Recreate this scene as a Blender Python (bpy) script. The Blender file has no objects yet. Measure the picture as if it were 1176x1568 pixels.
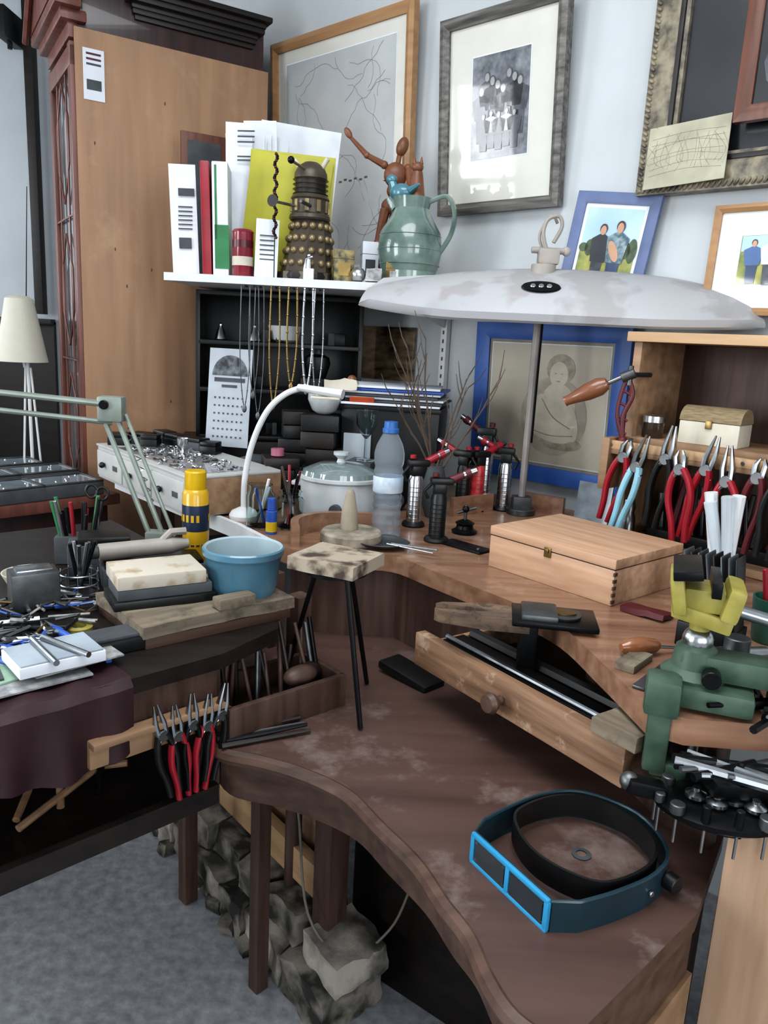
import bpy, bmesh, math, random
from mathutils import Matrix, Vector, Euler, noise
from math import sin, cos, pi, radians
random.seed(7)
# ---------------------------------------------------------------- library
def lin(c):
    if isinstance(c,str):
        c=c.lstrip('#'); c=[int(c[i:i+2],16)/255 for i in (0,2,4)]
        c=[x/12.92 if x<=.04045 else ((x+.055)/1.055)**2.4 for x in c]
    return tuple(c)[:3]
def mixc(c,f): return tuple(max(0,min(1,x*f)) for x in c)
_M={}
def mat(name,c,rough=.5,metal=0,var=.12,scale=18,bump=0,coat=0,trans=0,c2=None,stretch=None,ior=1.45,lo=.35,hi=.65,detail=4,bd=.004):
    if name in _M: return _M[name]
    m=bpy.data.materials.new(name); m.use_nodes=True; nt=m.node_tree; N=nt.nodes; L=nt.links
    p=N['Principled BSDF']; c=lin(c); c2=lin(c2) if c2 else None
    tc=N.new('ShaderNodeTexCoord'); mp=N.new('ShaderNodeMapping'); L.new(tc.outputs['Object'],mp.inputs[0])
    if stretch: mp.inputs['Scale'].default_value=stretch
    nz=N.new('ShaderNodeTexNoise'); nz.inputs['Scale'].default_value=scale; nz.inputs['Detail'].default_value=detail
    L.new(mp.outputs[0],nz.inputs['Vector'])
    r=N.new('ShaderNodeValToRGB'); e=r.color_ramp.elements
    e[0].position=lo; e[1].position=hi
    e[0].color=(*(mixc(c,1-var) if c2 is None else c),1); e[1].color=(*(mixc(c,1+var) if c2 is None else c2),1)
    L.new(nz.outputs['Fac'],r.inputs[0]); L.new(r.outputs[0],p.inputs['Base Color'])
    p.inputs['Roughness'].default_value=rough; p.inputs['Metallic'].default_value=metal
    p.inputs['Coat Weight'].default_value=coat; p.inputs['Coat Roughness'].default_value=.04
    p.inputs['Transmission Weight'].default_value=trans; p.inputs['IOR'].default_value=ior
    if bump:
        b=N.new('ShaderNodeBump'); b.inputs['Strength'].default_value=bump; b.inputs['Distance'].default_value=bd
        L.new(nz.outputs['Fac'],b.inputs['Height']); L.new(b.outputs[0],p.inputs['Normal'])
    _M[name]=m; return m
def wood(name,c1,c2,axis=0,scale=6,rough=.5,coat=0,worn=None):
    if name in _M: return _M[name]
    st=[12,12,12]; st[axis]=1.1
    m=mat(name,c1,rough=rough,c2=c2,scale=scale,stretch=st,lo=.3,hi=.7,detail=6,bump=.15,coat=coat)
    if worn:
        nt=m.node_tree; N=nt.nodes; L=nt.links; p=N['Principled BSDF']
        src=p.inputs['Base Color'].links[0].from_socket
        n2=N.new('ShaderNodeTexNoise'); n2.inputs['Scale'].default_value=worn[1]; n2.inputs['Detail'].default_value=8; n2.inputs['Roughness'].default_value=.7
        tc=[n for n in N if n.type=='TEX_COORD'][0]; L.new(tc.outputs['Object'],n2.inputs['Vector'])
        r=N.new('ShaderNodeValToRGB'); r.color_ramp.elements[0].position=worn[2]; r.color_ramp.elements[1].position=worn[3]
        L.new(n2.outputs['Fac'],r.inputs[0]); mx=N.new('ShaderNodeMix'); mx.data_type='RGBA'
        L.new(r.outputs[0],mx.inputs[0]); L.new(src,mx.inputs[6]); mx.inputs[7].default_value=(*lin(worn[0]),1)
        L.new(mx.outputs[2],p.inputs['Base Color'])
    return m
def cr(pts,n=6,closed=False):
    pts=[Vector(p) for p in pts]; out=[]; k=len(pts)
    rng=range(k if closed else k-1)
    for i in rng:
        g=(lambda j: pts[j%k]) if closed else (lambda j: pts[max(0,min(k-1,j))])
        a,b,c,d=g(i-1),g(i),g(i+1),g(i+2)
        for s in range(n):
            t=s/n; out.append(.5*((2*b)+(-a+c)*t+(2*a-5*b+4*c-d)*t*t+(-a+3*b-3*c+d)*t**3))
    if not closed: out.append(pts[-1])
    return out
class B:
    def __init__(s,name): s.n=name; s.bm=bmesh.new(); s.m=[]; s.M=Matrix.Identity(4)
    def mi(s,m):
        if m not in s.m: s.m.append(m)
        return s.m.index(m)
    def add(s,vs,fs,m,M=None):
        T=s.M@M if M is not None else s.M; i=s.mi(m)
        nv=[s.bm.verts.new(T@Vector(v)) for v in vs]
        for f in fs:
            try: F=s.bm.faces.new([nv[j] for j in f]); F.material_index=i; F.smooth=True
            except ValueError: pass
        return s
    def box(s,c,size,m,rot=(0,0,0),bev=.002,taper=None):
        tb=bmesh.new(); bmesh.ops.create_cube(tb,size=1)
        for v in tb.verts:
            k=taper if (taper and v.co.z>0) else 1
            v.co=Vector((v.co.x*size[0]*k,v.co.y*size[1]*k,v.co.z*size[2]))
        if bev: 
            bv=min(bev,min(size)*.4); bmesh.ops.bevel(tb,geom=tb.edges[:],offset=bv,segments=2,affect='EDGES',profile=.6)
        M=Matrix.Translation(c)@Euler(rot).to_matrix().to_4x4()
        tb.verts.index_update(); s.add([v.co.copy() for v in tb.verts],[[v.index for v in f.verts] for f in tb.faces],m,M); tb.free(); return s
    def rough(s,c,size,m,div=.03,amp=.02,seed=0,rot=(0,0,0),f2=.5,fr=14):
        tb=bmesh.new(); bmesh.ops.create_cube(tb,size=1)
        n=[max(1,int(x/div)) for x in size]
        for ax in range(3):
            for k in range(1,n[ax]):
                pl=Vector((0,0,0)); pl[ax]=-.5+k/n[ax]; no=Vector((0,0,0)); no[ax]=1
                bmesh.ops.bisect_plane(tb,geom=tb.verts[:]+tb.edges[:]+tb.faces[:],plane_co=pl,plane_no=no)
        for v in tb.verts:
            v.co=Vector((v.co.x*size[0],v.co.y*size[1],v.co.z*size[2])); q=v.co*fr+Vector((seed,seed*2,0))
            v.co+=noise.noise_vector(q)*amp+noise.noise_vector(q*3)*amp*f2
        M=Matrix.Translation(c)@Euler(rot).to_matrix().to_4x4()
        tb.verts.index_update(); s.add([v.co.copy() for v in tb.verts],[[v.index for v in f.verts] for f in tb.faces],m,M); tb.free(); return s
    def lathe(s,prof,m,c=(0,0,0),rot=(0,0,0),seg=28,sc=(1,1),M=None,cap=True):
        vs=[];fs=[];rings=[]
        for r,z in prof:
            if r<1e-5: rings.append([len(vs)]); vs.append((0,0,z))
            else:
                rings.append(list(range(len(vs),len(vs)+seg)))
                for k in range(seg): a=2*pi*k/seg; vs.append((r*cos(a)*sc[0],r*sin(a)*sc[1],z))
        for A,Bq in zip(rings,rings[1:]):
            for k in range(seg):
                k2=(k+1)%seg
                if len(A)==1 and len(Bq)==1: continue
                if len(A)==1: fs.append((A[0],Bq[k],Bq[k2]))
                elif len(Bq)==1: fs.append((A[k],A[k2],Bq[0]))
                else: fs.append((A[k],A[k2],Bq[k2],Bq[k]))
        if cap and len(rings[0])>1 and prof[0]!=prof[-1]: fs.append(tuple(rings[0][::-1]))
        if cap and len(rings[-1])>1 and prof[0]!=prof[-1]: fs.append(tuple(rings[-1]))
        T=Matrix.Translation(c)@Euler(rot).to_matrix().to_4x4()
        if M is not None: T=M
        s.add(vs,fs,m,T); return s
    def cyl(s,p0,p1,r,m,r1=None,seg=18):
        p0=Vector(p0);p1=Vector(p1);d=p1-p0; L=d.length; r1=r if r1 is None else r1
        T=Matrix.Translation(p0)@d.to_track_quat('Z','Y').to_matrix().to_4x4()
        b=min(.0012,r*.2,L*.2)
        return s.lathe([(max(r-b,1e-4),0),(r,b),(r1,L-b),(max(r1-b,1e-4),L)],m,seg=seg,M=T)
    def sph(s,c,r,m,seg=18,rot=(0,0,0)):
        if not hasattr(r,'__len__'): r=(r,r,r)
        n=9; prof=[(sin(pi*i/n)*r[0] if 0<i<n else 0,-cos(pi*i/n)*r[2]) for i in range(n+1)]
        return s.lathe(prof,m,c,rot,seg,sc=(1,r[1]/r[0]))
    def tube(s,pts,r,m,seg=8,closed=False,flat=1):
        pts=[Vector(p) for p in pts]; n=len(pts); vs=[];fs=[]
        rr=r if hasattr(r,'__len__') else [r]*n
        if len(rr)!=n: rr=[rr[0]+(rr[-1]-rr[0])*i/(n-1) for i in range(n)]
        t0=(pts[1]-pts[0]).normalized(); up=Vector((0,0,1)) if abs(t0.z)<.9 else Vector((1,0,0)); nn=t0.cross(up).normalized()
        for i,p in enumerate(pts):
            if closed: t=(pts[(i+1)%n]-pts[i-1]).normalized()
            else: t=(pts[min(i+1,n-1)]-pts[max(i-1,0)]).normalized()
            nn=(nn-t*nn.dot(t)).normalized(); b=t.cross(nn)
            for k in range(seg): a=2*pi*k/seg; vs.append(p+(nn*cos(a)+b*sin(a)*flat)*rr[i])
        for i in range(n if closed else n-1):
            j=(i+1)%n
            for k in range(seg): k2=(k+1)%seg; fs.append((i*seg+k,i*seg+k2,j*seg+k2,j*seg+k))
        if not closed: fs.append(tuple(range(seg))[::-1]); fs.append(tuple((n-1)*seg+k for k in range(seg)))
        return s.add(vs,fs,m)
    def prism(s,poly,z0,z1,m,M=None,side=None):
        n=len(poly); vs=[(p[0],p[1],z0) for p in poly]+[(p[0],p[1],z1) for p in poly]
        s.add(vs,[tuple(range(n))[::-1],tuple(range(n,2*n))]+([] if side else [(i,(i+1)%n,n+(i+1)%n,n+i) for i in range(n)]),m,M)
        if side: s.add(vs,[(i,(i+1)%n,n+(i+1)%n,n+i) for i in range(n)],side,M)
        return s
    def ribbon(s,path,z0,z1,th,m):
        P=[Vector((p[0],p[1])) for p in path]; L=[];R=[]
        for i in range(len(P)):
            t=(P[min(i+1,len(P)-1)]-P[max(i-1,0)]).normalized(); q=Vector((-t.y,t.x))*th/2
            L.append(P[i]+q); R.append(P[i]-q)
        return s.prism([tuple(a) for a in L]+[tuple(a) for a in R[::-1]],z0,z1,m)
    def face(s,pts,m): return s.add(pts,[tuple(range(len(pts)))],m)
    def disc(s,x,z,rx,rz,m,y,n=16,rot=0):
        return s.face([(x+rx*cos(2*pi*k/n)*cos(rot)-rz*sin(2*pi*k/n)*sin(rot),y,z+rx*cos(2*pi*k/n)*sin(rot)+rz*sin(2*pi*k/n)*cos(rot)) for k in range(n)],m)
    def done(s,loc=(0,0,0),rz=0,rot=None,scale=1,ang=.62):
        bmesh.ops.recalc_face_normals(s.bm,faces=s.bm.faces[:])
        for e in s.bm.edges:
            if len(e.link_faces)==2 and e.calc_face_angle(0)>ang: e.smooth=False
        me=bpy.data.meshes.new(s.n); s.bm.to_mesh(me); s.bm.free()
        for m in s.m: me.materials.append(m)
        o=bpy.data.objects.new(s.n,me); bpy.context.collection.objects.link(o)
        o.location=loc; o.rotation_euler=rot if rot else (0,0,radians(rz)); o.scale=(scale,)*3
        return o
WD=Vector((-.7408,.6717,0)); WN=Vector((-.6717,-.7408,0)); P0=Vector((.6,2.2,0)); WA=-42.2
def W(t,z,off=0): p=P0+WD*t+WN*off; return (p.x,p.y,z)
U=random.uniform
# ---------------------------------------------------------------- materials
wallm=mat('painted_wall','#b0b4b6',.85,var=.05,scale=3,bump=.15)
wallb=mat('painted_wall_pale','#b9bec2',.85,var=.05,scale=3)
ceilm=mat('ceiling_paint','#c2c4c5',.9,var=.03)
floorm=mat('floor_paint','#7a7c80',.5,c2='#a2a4a8',scale=38,bump=.5,detail=9,lo=.28,hi=.72)
ply=wood('plywood','#876850','#9f7e62',2,1.6,.6,worn=('#a98b70',5,.55,.8))
mahog=wood('mahogany','#221211','#391f1e',2,3,.3,coat=.3)
mahogr=wood('mahogany_red','#54312a','#75493e',2,3,.35)
ebony=wood('dark_wood','#14100f','#241c18',0,3,.45)
brown=wood('brown_wood','#38271f','#544038',2,4,.5)
brownx=wood('brown_wood_apron','#3a2921','#584237',0,4,.5)
maroon=wood('maroon_bench_paint','#46342f','#5a453e',0,1.5,.36,worn=('#8a7d77',6,.53,.8))
oak=wood('oak','#604634','#93745c',0,5,.55,worn=('#b09c88',26,.57,.74))
benchw=wood('bench_beech','#6b4c3a','#90705a',0,3,.33,coat=.2,worn=('#ab9482',8,.54,.8))
pine=wood('pine','#9a7c5c','#b49572',0,3,.5)
pined=wood('aged_pine','#735a44','#94775c',0,3,.55)
pinez=wood('pine_vertical','#8e725c','#ac9077',2,3,.55)
boxw=wood('box_wood','#a17e64','#bc9a7e',0,5,.5)
slabw=wood('scorched_board','#5a5044','#7f7564',0,4,.8,worn=('#3a3029',14,.5,.7))
white=mat('white_paint','#c4c5c5',.45,var=.05)
whited=mat('white_drawer_paint','#a9a9a6',.5,var=.06)
paper=mat('paper','#ccd0d6',.8,var=.04)
black=mat('black_plastic','#101112',.4,var=.2)
blackm=mat('black_metal','#151618',.35,.6,var=.2)
steel=mat('steel','#a0a4a7',.28,1,var=.15,scale=30)
steeld=mat('dull_steel','#5f6162',.45,.9,var=.25,scale=25)
silver=mat('silver','#c4c7ca',.25,1,var=.1)
brass=mat('brass','#85714a',.38,1)
red=mat('red_plastic','#861b27',.35,var=.1)
redd=mat('dark_red','#4f161d',.5)
blue=mat('blue_plastic','#2a4f9a',.4)
ltblue=mat('pale_blue_plastic','#84b0be',.4)
yellow=mat('yellow','#b89c1c',.35,var=.06)
yellowf=mat('yellow_folder','#a09c30',.5,var=.05)
green=mat('green','#2c6e44',.5)
vgreen=mat('vise_green','#33473a',.45,c2='#46584a',scale=30)
vyel=mat('vise_yellow','#7f7634',.42,c2='#99904c',scale=25)
gpane=mat('cabinet_glass_pane','#7f8e92',.05,coat=1,c2='#3f4b4e',scale=4)
plastic=mat('clear_plastic','#dde5ea',.15,trans=.6,var=0,ior=1.15)
cream=mat('cream','#b5afa0',.6,var=.08)
skin_w=mat('mannequin_wood','#6f4731',.4,var=.12)
slate=mat('slate','#424548',.7,var=.2)
# ---------------------------------------------------------------- room
b=B('floor'); b.box((.5,1,-.05),(9,8,.1),floorm,bev=0); b.done()
b=B('ceiling'); 
b.box((-2.2,1,3.15),(2.4,8,.1),ceilm,bev=0); b.box((3.0,1,3.15),(5.0,8,.1),ceilm,bev=0)
b.box((-.25,-1.6,3.15),(1.5,2.8,.1),ceilm,bev=0); b.box((-.25,3.2,3.15),(1.5,3.6,.1),ceilm,bev=0)
b.done()
b=B('wall_right'); b.box((-2.0,.06,1.55),(12,.12,3.1),wallm,bev=0); b.done(W(-3.85,0),WA)
b=B('wall_back'); b.box((-2.4,4.5,1.55),(1.8,.12,3.1),wallb,bev=0); b.done()
b=B('wainscot_panel'); b.box((-2.5,4.42,.73),(1.2,.03,1.46),ebony); b.box((-2.5,4.40,1.46),(1.2,.06,.03),ebony); b.done()
b=B('trim_1'); b.box((-1.955,4.38,2.3),(.045,.06,1.6),ebony); b.done()
def wall_with_windows(name,length,wins,mt):
    b=B(name); xs=0
    for (x0,x1,z0,z1) in wins:
        b.box(((xs+x0)/2,0,1.55),(x0-xs,.12,3.1),mt,bev=0)
        b.box(((x0+x1)/2,0,z0/2),(x1-x0,.12,z0),mt,bev=0); b.box(((x0+x1)/2,0,(z1+3.1)/2),(x1-x0,.12,3.1-z1),mt,bev=0); xs=x1
    b.box(((xs+length)/2,0,1.55),(length-xs,.12,3.1),mt,bev=0); return b
wl=[(1.4,2.9,.8,2.6),(4.05,5.0,1.5,2.85),(5.6,6.5,1.2,2.7)]  # third opening is an added, unseen one to brighten the back wall
wall_with_windows('wall_left',7.0,wl,wallb).done((-3.3,-2.6,0),90)
wf=[(2.6,4.2,1.0,2.7),(4.9,6.5,1.0,2.7)]
wall_with_windows('wall_front',9.0,wf,wallb).done((-3.3,-2.66,0),0)
def window(name,w,h,loc,rz):
    b=B(name)
    for x in (-w/2+.03,0,w/2-.03): b.box((x,0,h/2),(.05,.05,h),white)
    for z in (.03,h/2,h-.03): b.box((0,0,z),(w,.05,.05),white)
    b.done(loc,rz)
def area(name,loc,rot,w,h,e,col=(.93,.965,1)):
    l=bpy.data.lights.new(name,'AREA'); l.shape='RECTANGLE'; l.size=w; l.size_y=h; l.energy=e; l.color=col
    o=bpy.data.objects.new(name,l); bpy.context.collection.objects.link(o); o.location=loc; o.rotation_euler=rot
for i,(x0,x1,z0,z1) in enumerate(wl):
    y=-2.6+(x0+x1)/2; window('window_%d'%(i+1),x1-x0,z1-z0,(-3.3,y,z0),90)
    area('daylight_left_%d'%i,(-3.4,y,(z0+z1)/2),(0,radians(-90),0),z1-z0,x1-x0,[115,42,26][i])  # last of these lamps is added fill for the back wall
for i,(x0,x1,z0,z1) in enumerate(wf):
    x=-3.3+(x0+x1)/2; window('window_%d'%(i+4),x1-x0,z1-z0,(x,-2.66,z0),0)
    area('daylight_front_%d'%i,(x,-2.76,(z0+z1)/2),(radians(90),0,0),x1-x0,z1-z0,[38,88][i])
area('daylight_skylight',(-.25,.6,3.2),(0,0,0),1.5,1.6,56)
w=bpy.data.worlds.new('world'); bpy.context.scene.world=w; w.use_nodes=True
w.node_tree.nodes['Background'].inputs[0].default_value=(.66,.74,.82,1); w.node_tree.nodes['Background'].inputs[1].default_value=.9
stone=mat('rubble_stone','#2b2926',.95,c2='#7d786f',scale=14,bump=1,detail=14,lo=.42,hi=.62,bd=.012)
stonel=mat('pale_render_stone','#45423d',.95,c2='#a29c92',scale=10,bump=1,detail=14,lo=.38,hi=.62,bd=.010)
b=B('stone_footing')
x=-.52; i=0
while x<.30:
    L_=U(.10,.20); b.rough((x+L_/2,.10+U(-.010,.010),.05),(L_-.008,.17,.10),[stone,stonel][i%2],div=.02,amp=.011,seed=i*3.1,f2=.6,fr=18)
    b.rough((x+L_/2+.03,.115+U(-.012,.012),.138),(L_*.85,.14,.07),[stonel,stone][i%2],div=.02,amp=.010,seed=i*7.7,f2=.6,fr=18,rot=(U(-.06,.06),U(-.08,.08),U(-.12,.12))); x+=L_; i+=1
for i in range(9): b.rough((-.47+i*.09,.025+U(-.02,.02),.02),(U(.03,.06),U(.03,.05),.035),stone,div=.014,amp=.006,seed=50+i,rot=(U(-.3,.3),U(-.3,.3),U(0,3)),f2=.6)
b.done((-.384,1.690,0),-50,ang=.45)
b=B('timber_offcuts'); b.box((0,0,.04),(.52,.03,.085),pine); b.box((-.1,.05,.075),(.5,.03,.15),pined); b.done((-.23,1.69,.195),-50)
b=B('under_bench_shade_panel')
b.ribbon([(-.02,1.72),(.05,1.52),(.48,1.20)],.0,.77,.018,ebony); b.done()  # added dark panel: blocks light and stands in for the shade under the bench
# ---------------------------------------------------------------- workbench
b=B('jewellers_workbench')
low=[(-.29,1.20),(-.245,1.125),(-.17,1.10),(-.10,1.07),(-.03,1.02),(.02,.945),(.07,.87),(.10,.80),(.125,.75),(.14,.69),(.16,.645),(.20,.61)]
lc=[(p.x,p.y) for p in cr([(x,y,0) for x,y in low],5)]
b.prism(lc+[(.40,.80),(.50,.96),(.56,1.12),(.30,1.45),(.1,1.62),(-.1,1.68),(-.27,1.62)],.775,.80,maroon,side=brownx)
b.tube([(x,y,.789) for x,y in lc],.0125,brownx,seg=8)
ap=[(x+.018+.01*i/len(lc),y+.03) for i,(x,y) in enumerate(lc)]
b.ribbon(ap,.70,.776,.02,brownx)
b.ribbon([(.215,.635),(.40,.825)],.70,.776,.02,brownx); b.ribbon([(.24,.65),(.41,.83)],.60,.695,.02,pined)
up=[(-.82,2.34),(-.347,1.80),(-.26,1.68),(-.179,1.60),(-.08,1.60),(.022,1.60),(.10,1.51),(.18,1.41),(.25,1.32),(.307,1.216),(.335,1.08),(.36,.93)]
uc=[(-.82,2.34)]+[(p.x,p.y) for p in cr([(x,y,0) for x,y in up[1:]],5)]
b.prism(uc+[(.40,.905),(.50,.90),(.80,.93),(1.2,1.1),(1.50,1.34),(.60-.03,2.2-.035),(-.28,2.97),(-.48,2.86),(-.93,2.56)],.963,1.0,benchw)
b.ribbon([(-.20,1.66),(-.08,1.64),(.04,1.64),(.12,1.54),(.2,1.44)],.80,.965,.02,brown)
b.ribbon([(.36,1.20),(.40,1.08),(.43,.98),(.47,.93)],.80,.965,.02,brown)
b.ribbon([(.2,1.44),(.36,1.20)],.80,.875,.02,brown)
b.ribbon([(-.83,2.33),(-.347,1.80),(-.25,1.665)],.965,1.003,.012,white)
for (x,y,wd) in [(-.155,1.42,.035),(-.23,1.56,.04)]: b.box((x,y,.88),(wd,wd,.165),brown,rot=(0,0,.8))
b.box((-.23,1.473,.39),(.032,.032,.78),brown,rot=(0,0,.8)); b.box((-.076,1.495,.39),(.055,.055,.78),brown,rot=(0,0,.8))
b.cyl((-.175,1.617,0),(-.175,1.617,.78),.020,brown)
b.box((.42,.90,.385),(.05,.05,.77),brown,rot=(0,0,.6)); b.box((.9,1.15,.48),(.06,.06,.96),brown); b.box((.35,1.5,.385),(.06,.06,.77),brown)
b.box((-.7,2.38,.48),(.05,.05,.96),brown,rot=(0,0,.8))
b.ribbon([(p.x,p.y) for p in cr([(-.19,1.625,0),(-.20,1.72,0),(-.15,1.79,0),(-.05,1.81,0),(.02,1.80,0)],5)],1.0,1.045,.018,benchw)
b.ribbon([(.18,2.02),(.30,2.12)],1.0,1.05,.015,benchw); b.ribbon([(.40,2.17),(.50,2.10)],1.0,1.05,.015,benchw)
b.done()
b=B('shallow_drawer')
b.box((0,0,.031),(.47,.022,.062),oak)
for x in (-.21,.21): b.box((x,.16,.026),(.012,.30,.045),oak)
b.box((0,.16,.006),(.42,.30,.006),blackm); b.box((0,.31,.026),(.43,.012,.045),oak)
b.box((0,.05,.052),(.40,.05,.004),blackm); b.tube([(-.2,.035,.058),(.2,.035,.058)],.0045,steel); b.tube([(-.2,.10,.05),(.15,.10,.05)],.012,black)
b.lathe([(.004,0),(.008,.006),(.007,.012),(.014,.02),(.018,.028),(.014,.036),(0,.038)],brownx,(.0,-.011,.03),(pi/2,0,0),seg=20)
b.rough((.215,.03,.072),(.075,.09,.022),slabw,div=.015,amp=.003)
b.done((.2145,1.143,.872),-54.7)
# ---------------------------------------------------------------- left desk
b=B('left_desk')
dk=[(-1.15,.25),(-.486,.914),(-.245,1.148),(-.175,1.27),(-.19,1.40),(-.37,1.58),(-.72,1.98),(-1.6,1.2)]
b.prism(dk,.925,.95,ebony)
b.prism([(-1.13,.29),(-.49,.935),(-.265,1.16),(-.33,1.35),(-.6,1.6),(-1.5,1.1)],.685,.705,ebony)
b.ribbon([(-1.14,.27),(-.485,.925),(-.255,1.15)],.685,.72,.015,ebony)
b.ribbon([(-1.13,.28),(-.48,.935),(-.26,1.155)],.87,.925,.015,brown)
b.ribbon([(-.60,1.62),(-1.5,1.1)],.70,.925,.015,ebony)
b.ribbon([(-.262,1.17),(-.33,1.38)],.705,.925,.015,brown)
for x,y in [(-.70,.79),(-1.3,.75),(-.458,1.737)]: b.box((x,y,.465),(.036,.036,.925),brown,rot=(0,0,.8))
for i in range(12): b.tube([(-.62+U(-.08,.2),1.0+U(0,.15),.72),(-.5+U(-.1,.1),1.15+U(0,.1),.72+U(0,.1))],.006,random.choice([pined,steeld,blackm]))
b.done()
b=B('layered_board'); b.box((0,0,.009),(.275,.20,.018),brownx,bev=.001); b.rough((0,0,.029),(.285,.205,.02),slabw,div=.02,amp=.0022); b.done((-.33,1.312,.95),41)
b=B('tool_tray')
b.box((0,-.06,.03),(.24,.012,.06),brown); b.box((0,.06,.03),(.24,.012,.06),brownx); b.box((0,0,.005),(.23,.12,.008),brownx)
for x in(-.115,.115): b.box((x,0,.03),(.012,.12,.06),brownx)
for i in range(18):
    x=-.1+i*.012; L_=U(.07,.13); b.cyl((x,U(-.03,.03),.01),(x+U(-.02,.02),.03,.02+L_),U(.003,.005),random.choice([steeld,brown,ebony,blackm,blackm,ebony]))
b.sph((.05,-.02,.06),(.035,.02,.018),brown); b.sph((.08,.0,.05),(.03,.02,.02),ebony); b.done((-.185,1.26,.80),42)
b=B('black_strap'); b.box((0,0,.01),(.13,.06,.018),black,rot=(0,.1,0),bev=.006); b.done((.07,1.42,.80),-45)
b=B('long_files') 
for i in range(6): b.tube([(-.08,i*.012,.006),(.07,i*.014-.01,.006+.004*(i%2))],[.005,.003],[ebony,blackm,steeld,ebony][i%4])
b.done((-.17,1.155,.80),30)
# ---------------------------------------------------------------- bookcase
b=B('bookcase')
Wc,Dc=.65,.40
b.box((Wc/2,-.006,1.52),(Wc,.012,1.68),ply,bev=.001)
b.box((Wc/2,.22,.35),(Wc,Dc+.02,.70),mahog); b.box((Wc/2,.21,.71),(Wc+.02,Dc+.02,.04),mahogr,bev=.01)
b.box((Wc-.01,Dc/2,1.52),(.02,Dc,1.6),mahog); b.box((Wc/2,Dc-.01,1.52),(Wc,.02,1.6),mahog)
b.box((Wc/2,Dc/2,2.40),(Wc-.02,Dc-.02,.22),mahog)
for i,(o_,z) in enumerate([(.0,2.435),(.008,2.45),(.012,2.465),(.03,2.48),(.034,2.497),(.05,2.515)]): b.box((Wc/2+.07,Dc/2-.02,z),(Wc-.24+2*o_,Dc-.04+2*o_,.018),ebony,bev=.006)
b.M=Matrix(((0,1,0,-.002),(-1,0,0,Dc),(0,0,1,0),(0,0,0,1)))
for x in (.02,Dc-.02): b.box((x,0,1.52),(.04,.025,1.6),mahogr)
for z in (.75,2.28,2.36): b.box((Dc/2,0,z),(Dc,.027,.06),mahogr)
b.face([(.04,.003,.75),(Dc-.04,.003,.75),(Dc-.04,.003,2.28),(.04,.003,2.28)],gpane)
for k_ in range(3):
    z=.90+k_*.48; c=[(Dc/2,-.006,z),(Dc-.10,-.006,z+.12),(Dc-.10,-.006,z+.26),(Dc/2,-.006,z+.38),(.10,-.006,z+.26),(.10,-.006,z+.12)]
    b.tube(c,.0035,mahogr,seg=6,closed=True)
for x in (.12,Dc-.12): b.tube([(x,-.006,.78),(x,-.006,2.25)],.0035,mahogr,seg=6)
for z in (1.33,1.81): b.box((Dc/2,-.006,z),(Dc-.06,.006,.007),mahogr)
for i,(o_,z) in enumerate([(.02,2.39),(.05,2.42)]): b.box((Dc/2,0-.02*i,z),(Dc+2*o_,.08,.035),mahogr,bev=.008)
b.M=b.M@Matrix.Rotation(pi/2,4,'X')
b.prism([(-.05,2.44),(Dc+.05,2.44),(Dc/2,2.66)],-.03,.06,mahogr)
for (p,q) in [((-.07,2.45),(Dc/2,2.69)),((Dc+.07,2.45),(Dc/2,2.69))]:
    for k_,zz in((.018,.05),(.012,.075)): b.tube([(p[0],p[1]-.03*(zz>.06),zz),(q[0],q[1]-.03*(zz>.06),zz)],k_,mahogr,seg=6)
b.M=Matrix.Identity(4)
b.box((.055,-.0135,2.23),(.065,.001,.15),paper,bev=0)
for z in (2.29,2.275,2.26,2.20): b.box((.055,-.0145,z),(.045,.001,.006 if z!=2.20 else .03),redd if z>2.27 else slate,bev=0)
for i in range(10): b.sph((U(.05,.6),-.0125,U(.95,2.3)),(.002,.001,.006),brownx,seg=8)
b.done((-1.05,2.665,0),32)
# ---------------------------------------------------------------- pictures
def frame(name,w,h,fw,dp,fm,inner,matw=0,matm=None):
    b=B(name); I=[(-w/2+fw,fw),(w/2-fw,fw),(w/2-fw,h-fw),(-w/2+fw,h-fw)]; O=[(-w/2,0),(w/2,0),(w/2,h),(-w/2,h)]
    for k in range(4):
        k2=(k+1)%4; o1,o2,i1,i2=O[k],O[k2],I[k],I[k2]
        m1=((o1[0]+i1[0])/2,(o1[1]+i1[1])/2); m2=((o2[0]+i2[0])/2,(o2[1]+i2[1])/2)
        v=[(o1[0],0,o1[1]),(o2[0],0,o2[1]),(o1[0],-dp*.85,o1[1]),(o2[0],-dp*.85,o2[1]),(m1[0],-dp,m1[1]),(m2[0],-dp,m2[1]),(i1[0],-dp*.7,i1[1]),(i2[0],-dp*.7,i2[1]),(i1[0],-.003,i1[1]),(i2[0],-.003,i2[1])]
        b.add(v,[(0,1,3,2),(2,3,5,4),(4,5,7,6),(6,7,9,8)],fm)
    b.face([(-w/2,0,0),(w/2,0,0),(w/2,0,h),(-w/2,0,h)],fm)
    yy=-dp*.45
    base=matm if matm else inner
    b.face([(I[0][0],yy,I[0][1]),(I[1][0],yy,I[1][1]),(I[2][0],yy,I[2][1]),(I[3][0],yy,I[3][1])],base)
    if matm:
        if not hasattr(matw,'__len__'): matw=(matw,matw,matw,matw)
        l,r,bo,t=matw
        X0,X1,Z0,Z1=I[0][0]+l,I[1][0]-r,fw+bo,h-fw-t
        e=.003
        b.face([(X0-e,yy-.0006,Z0-e),(X1+e,yy-.0006,Z0-e),(X1+e,yy-.0006,Z1+e),(X0-e,yy-.0006,Z1+e)],paper)
        b.face([(X0,yy-.0012,Z0),(X1,yy-.0012,Z0),(X1,yy-.0012,Z1),(X0,yy-.0012,Z1)],inner)
    return b,yy-.002
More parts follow.
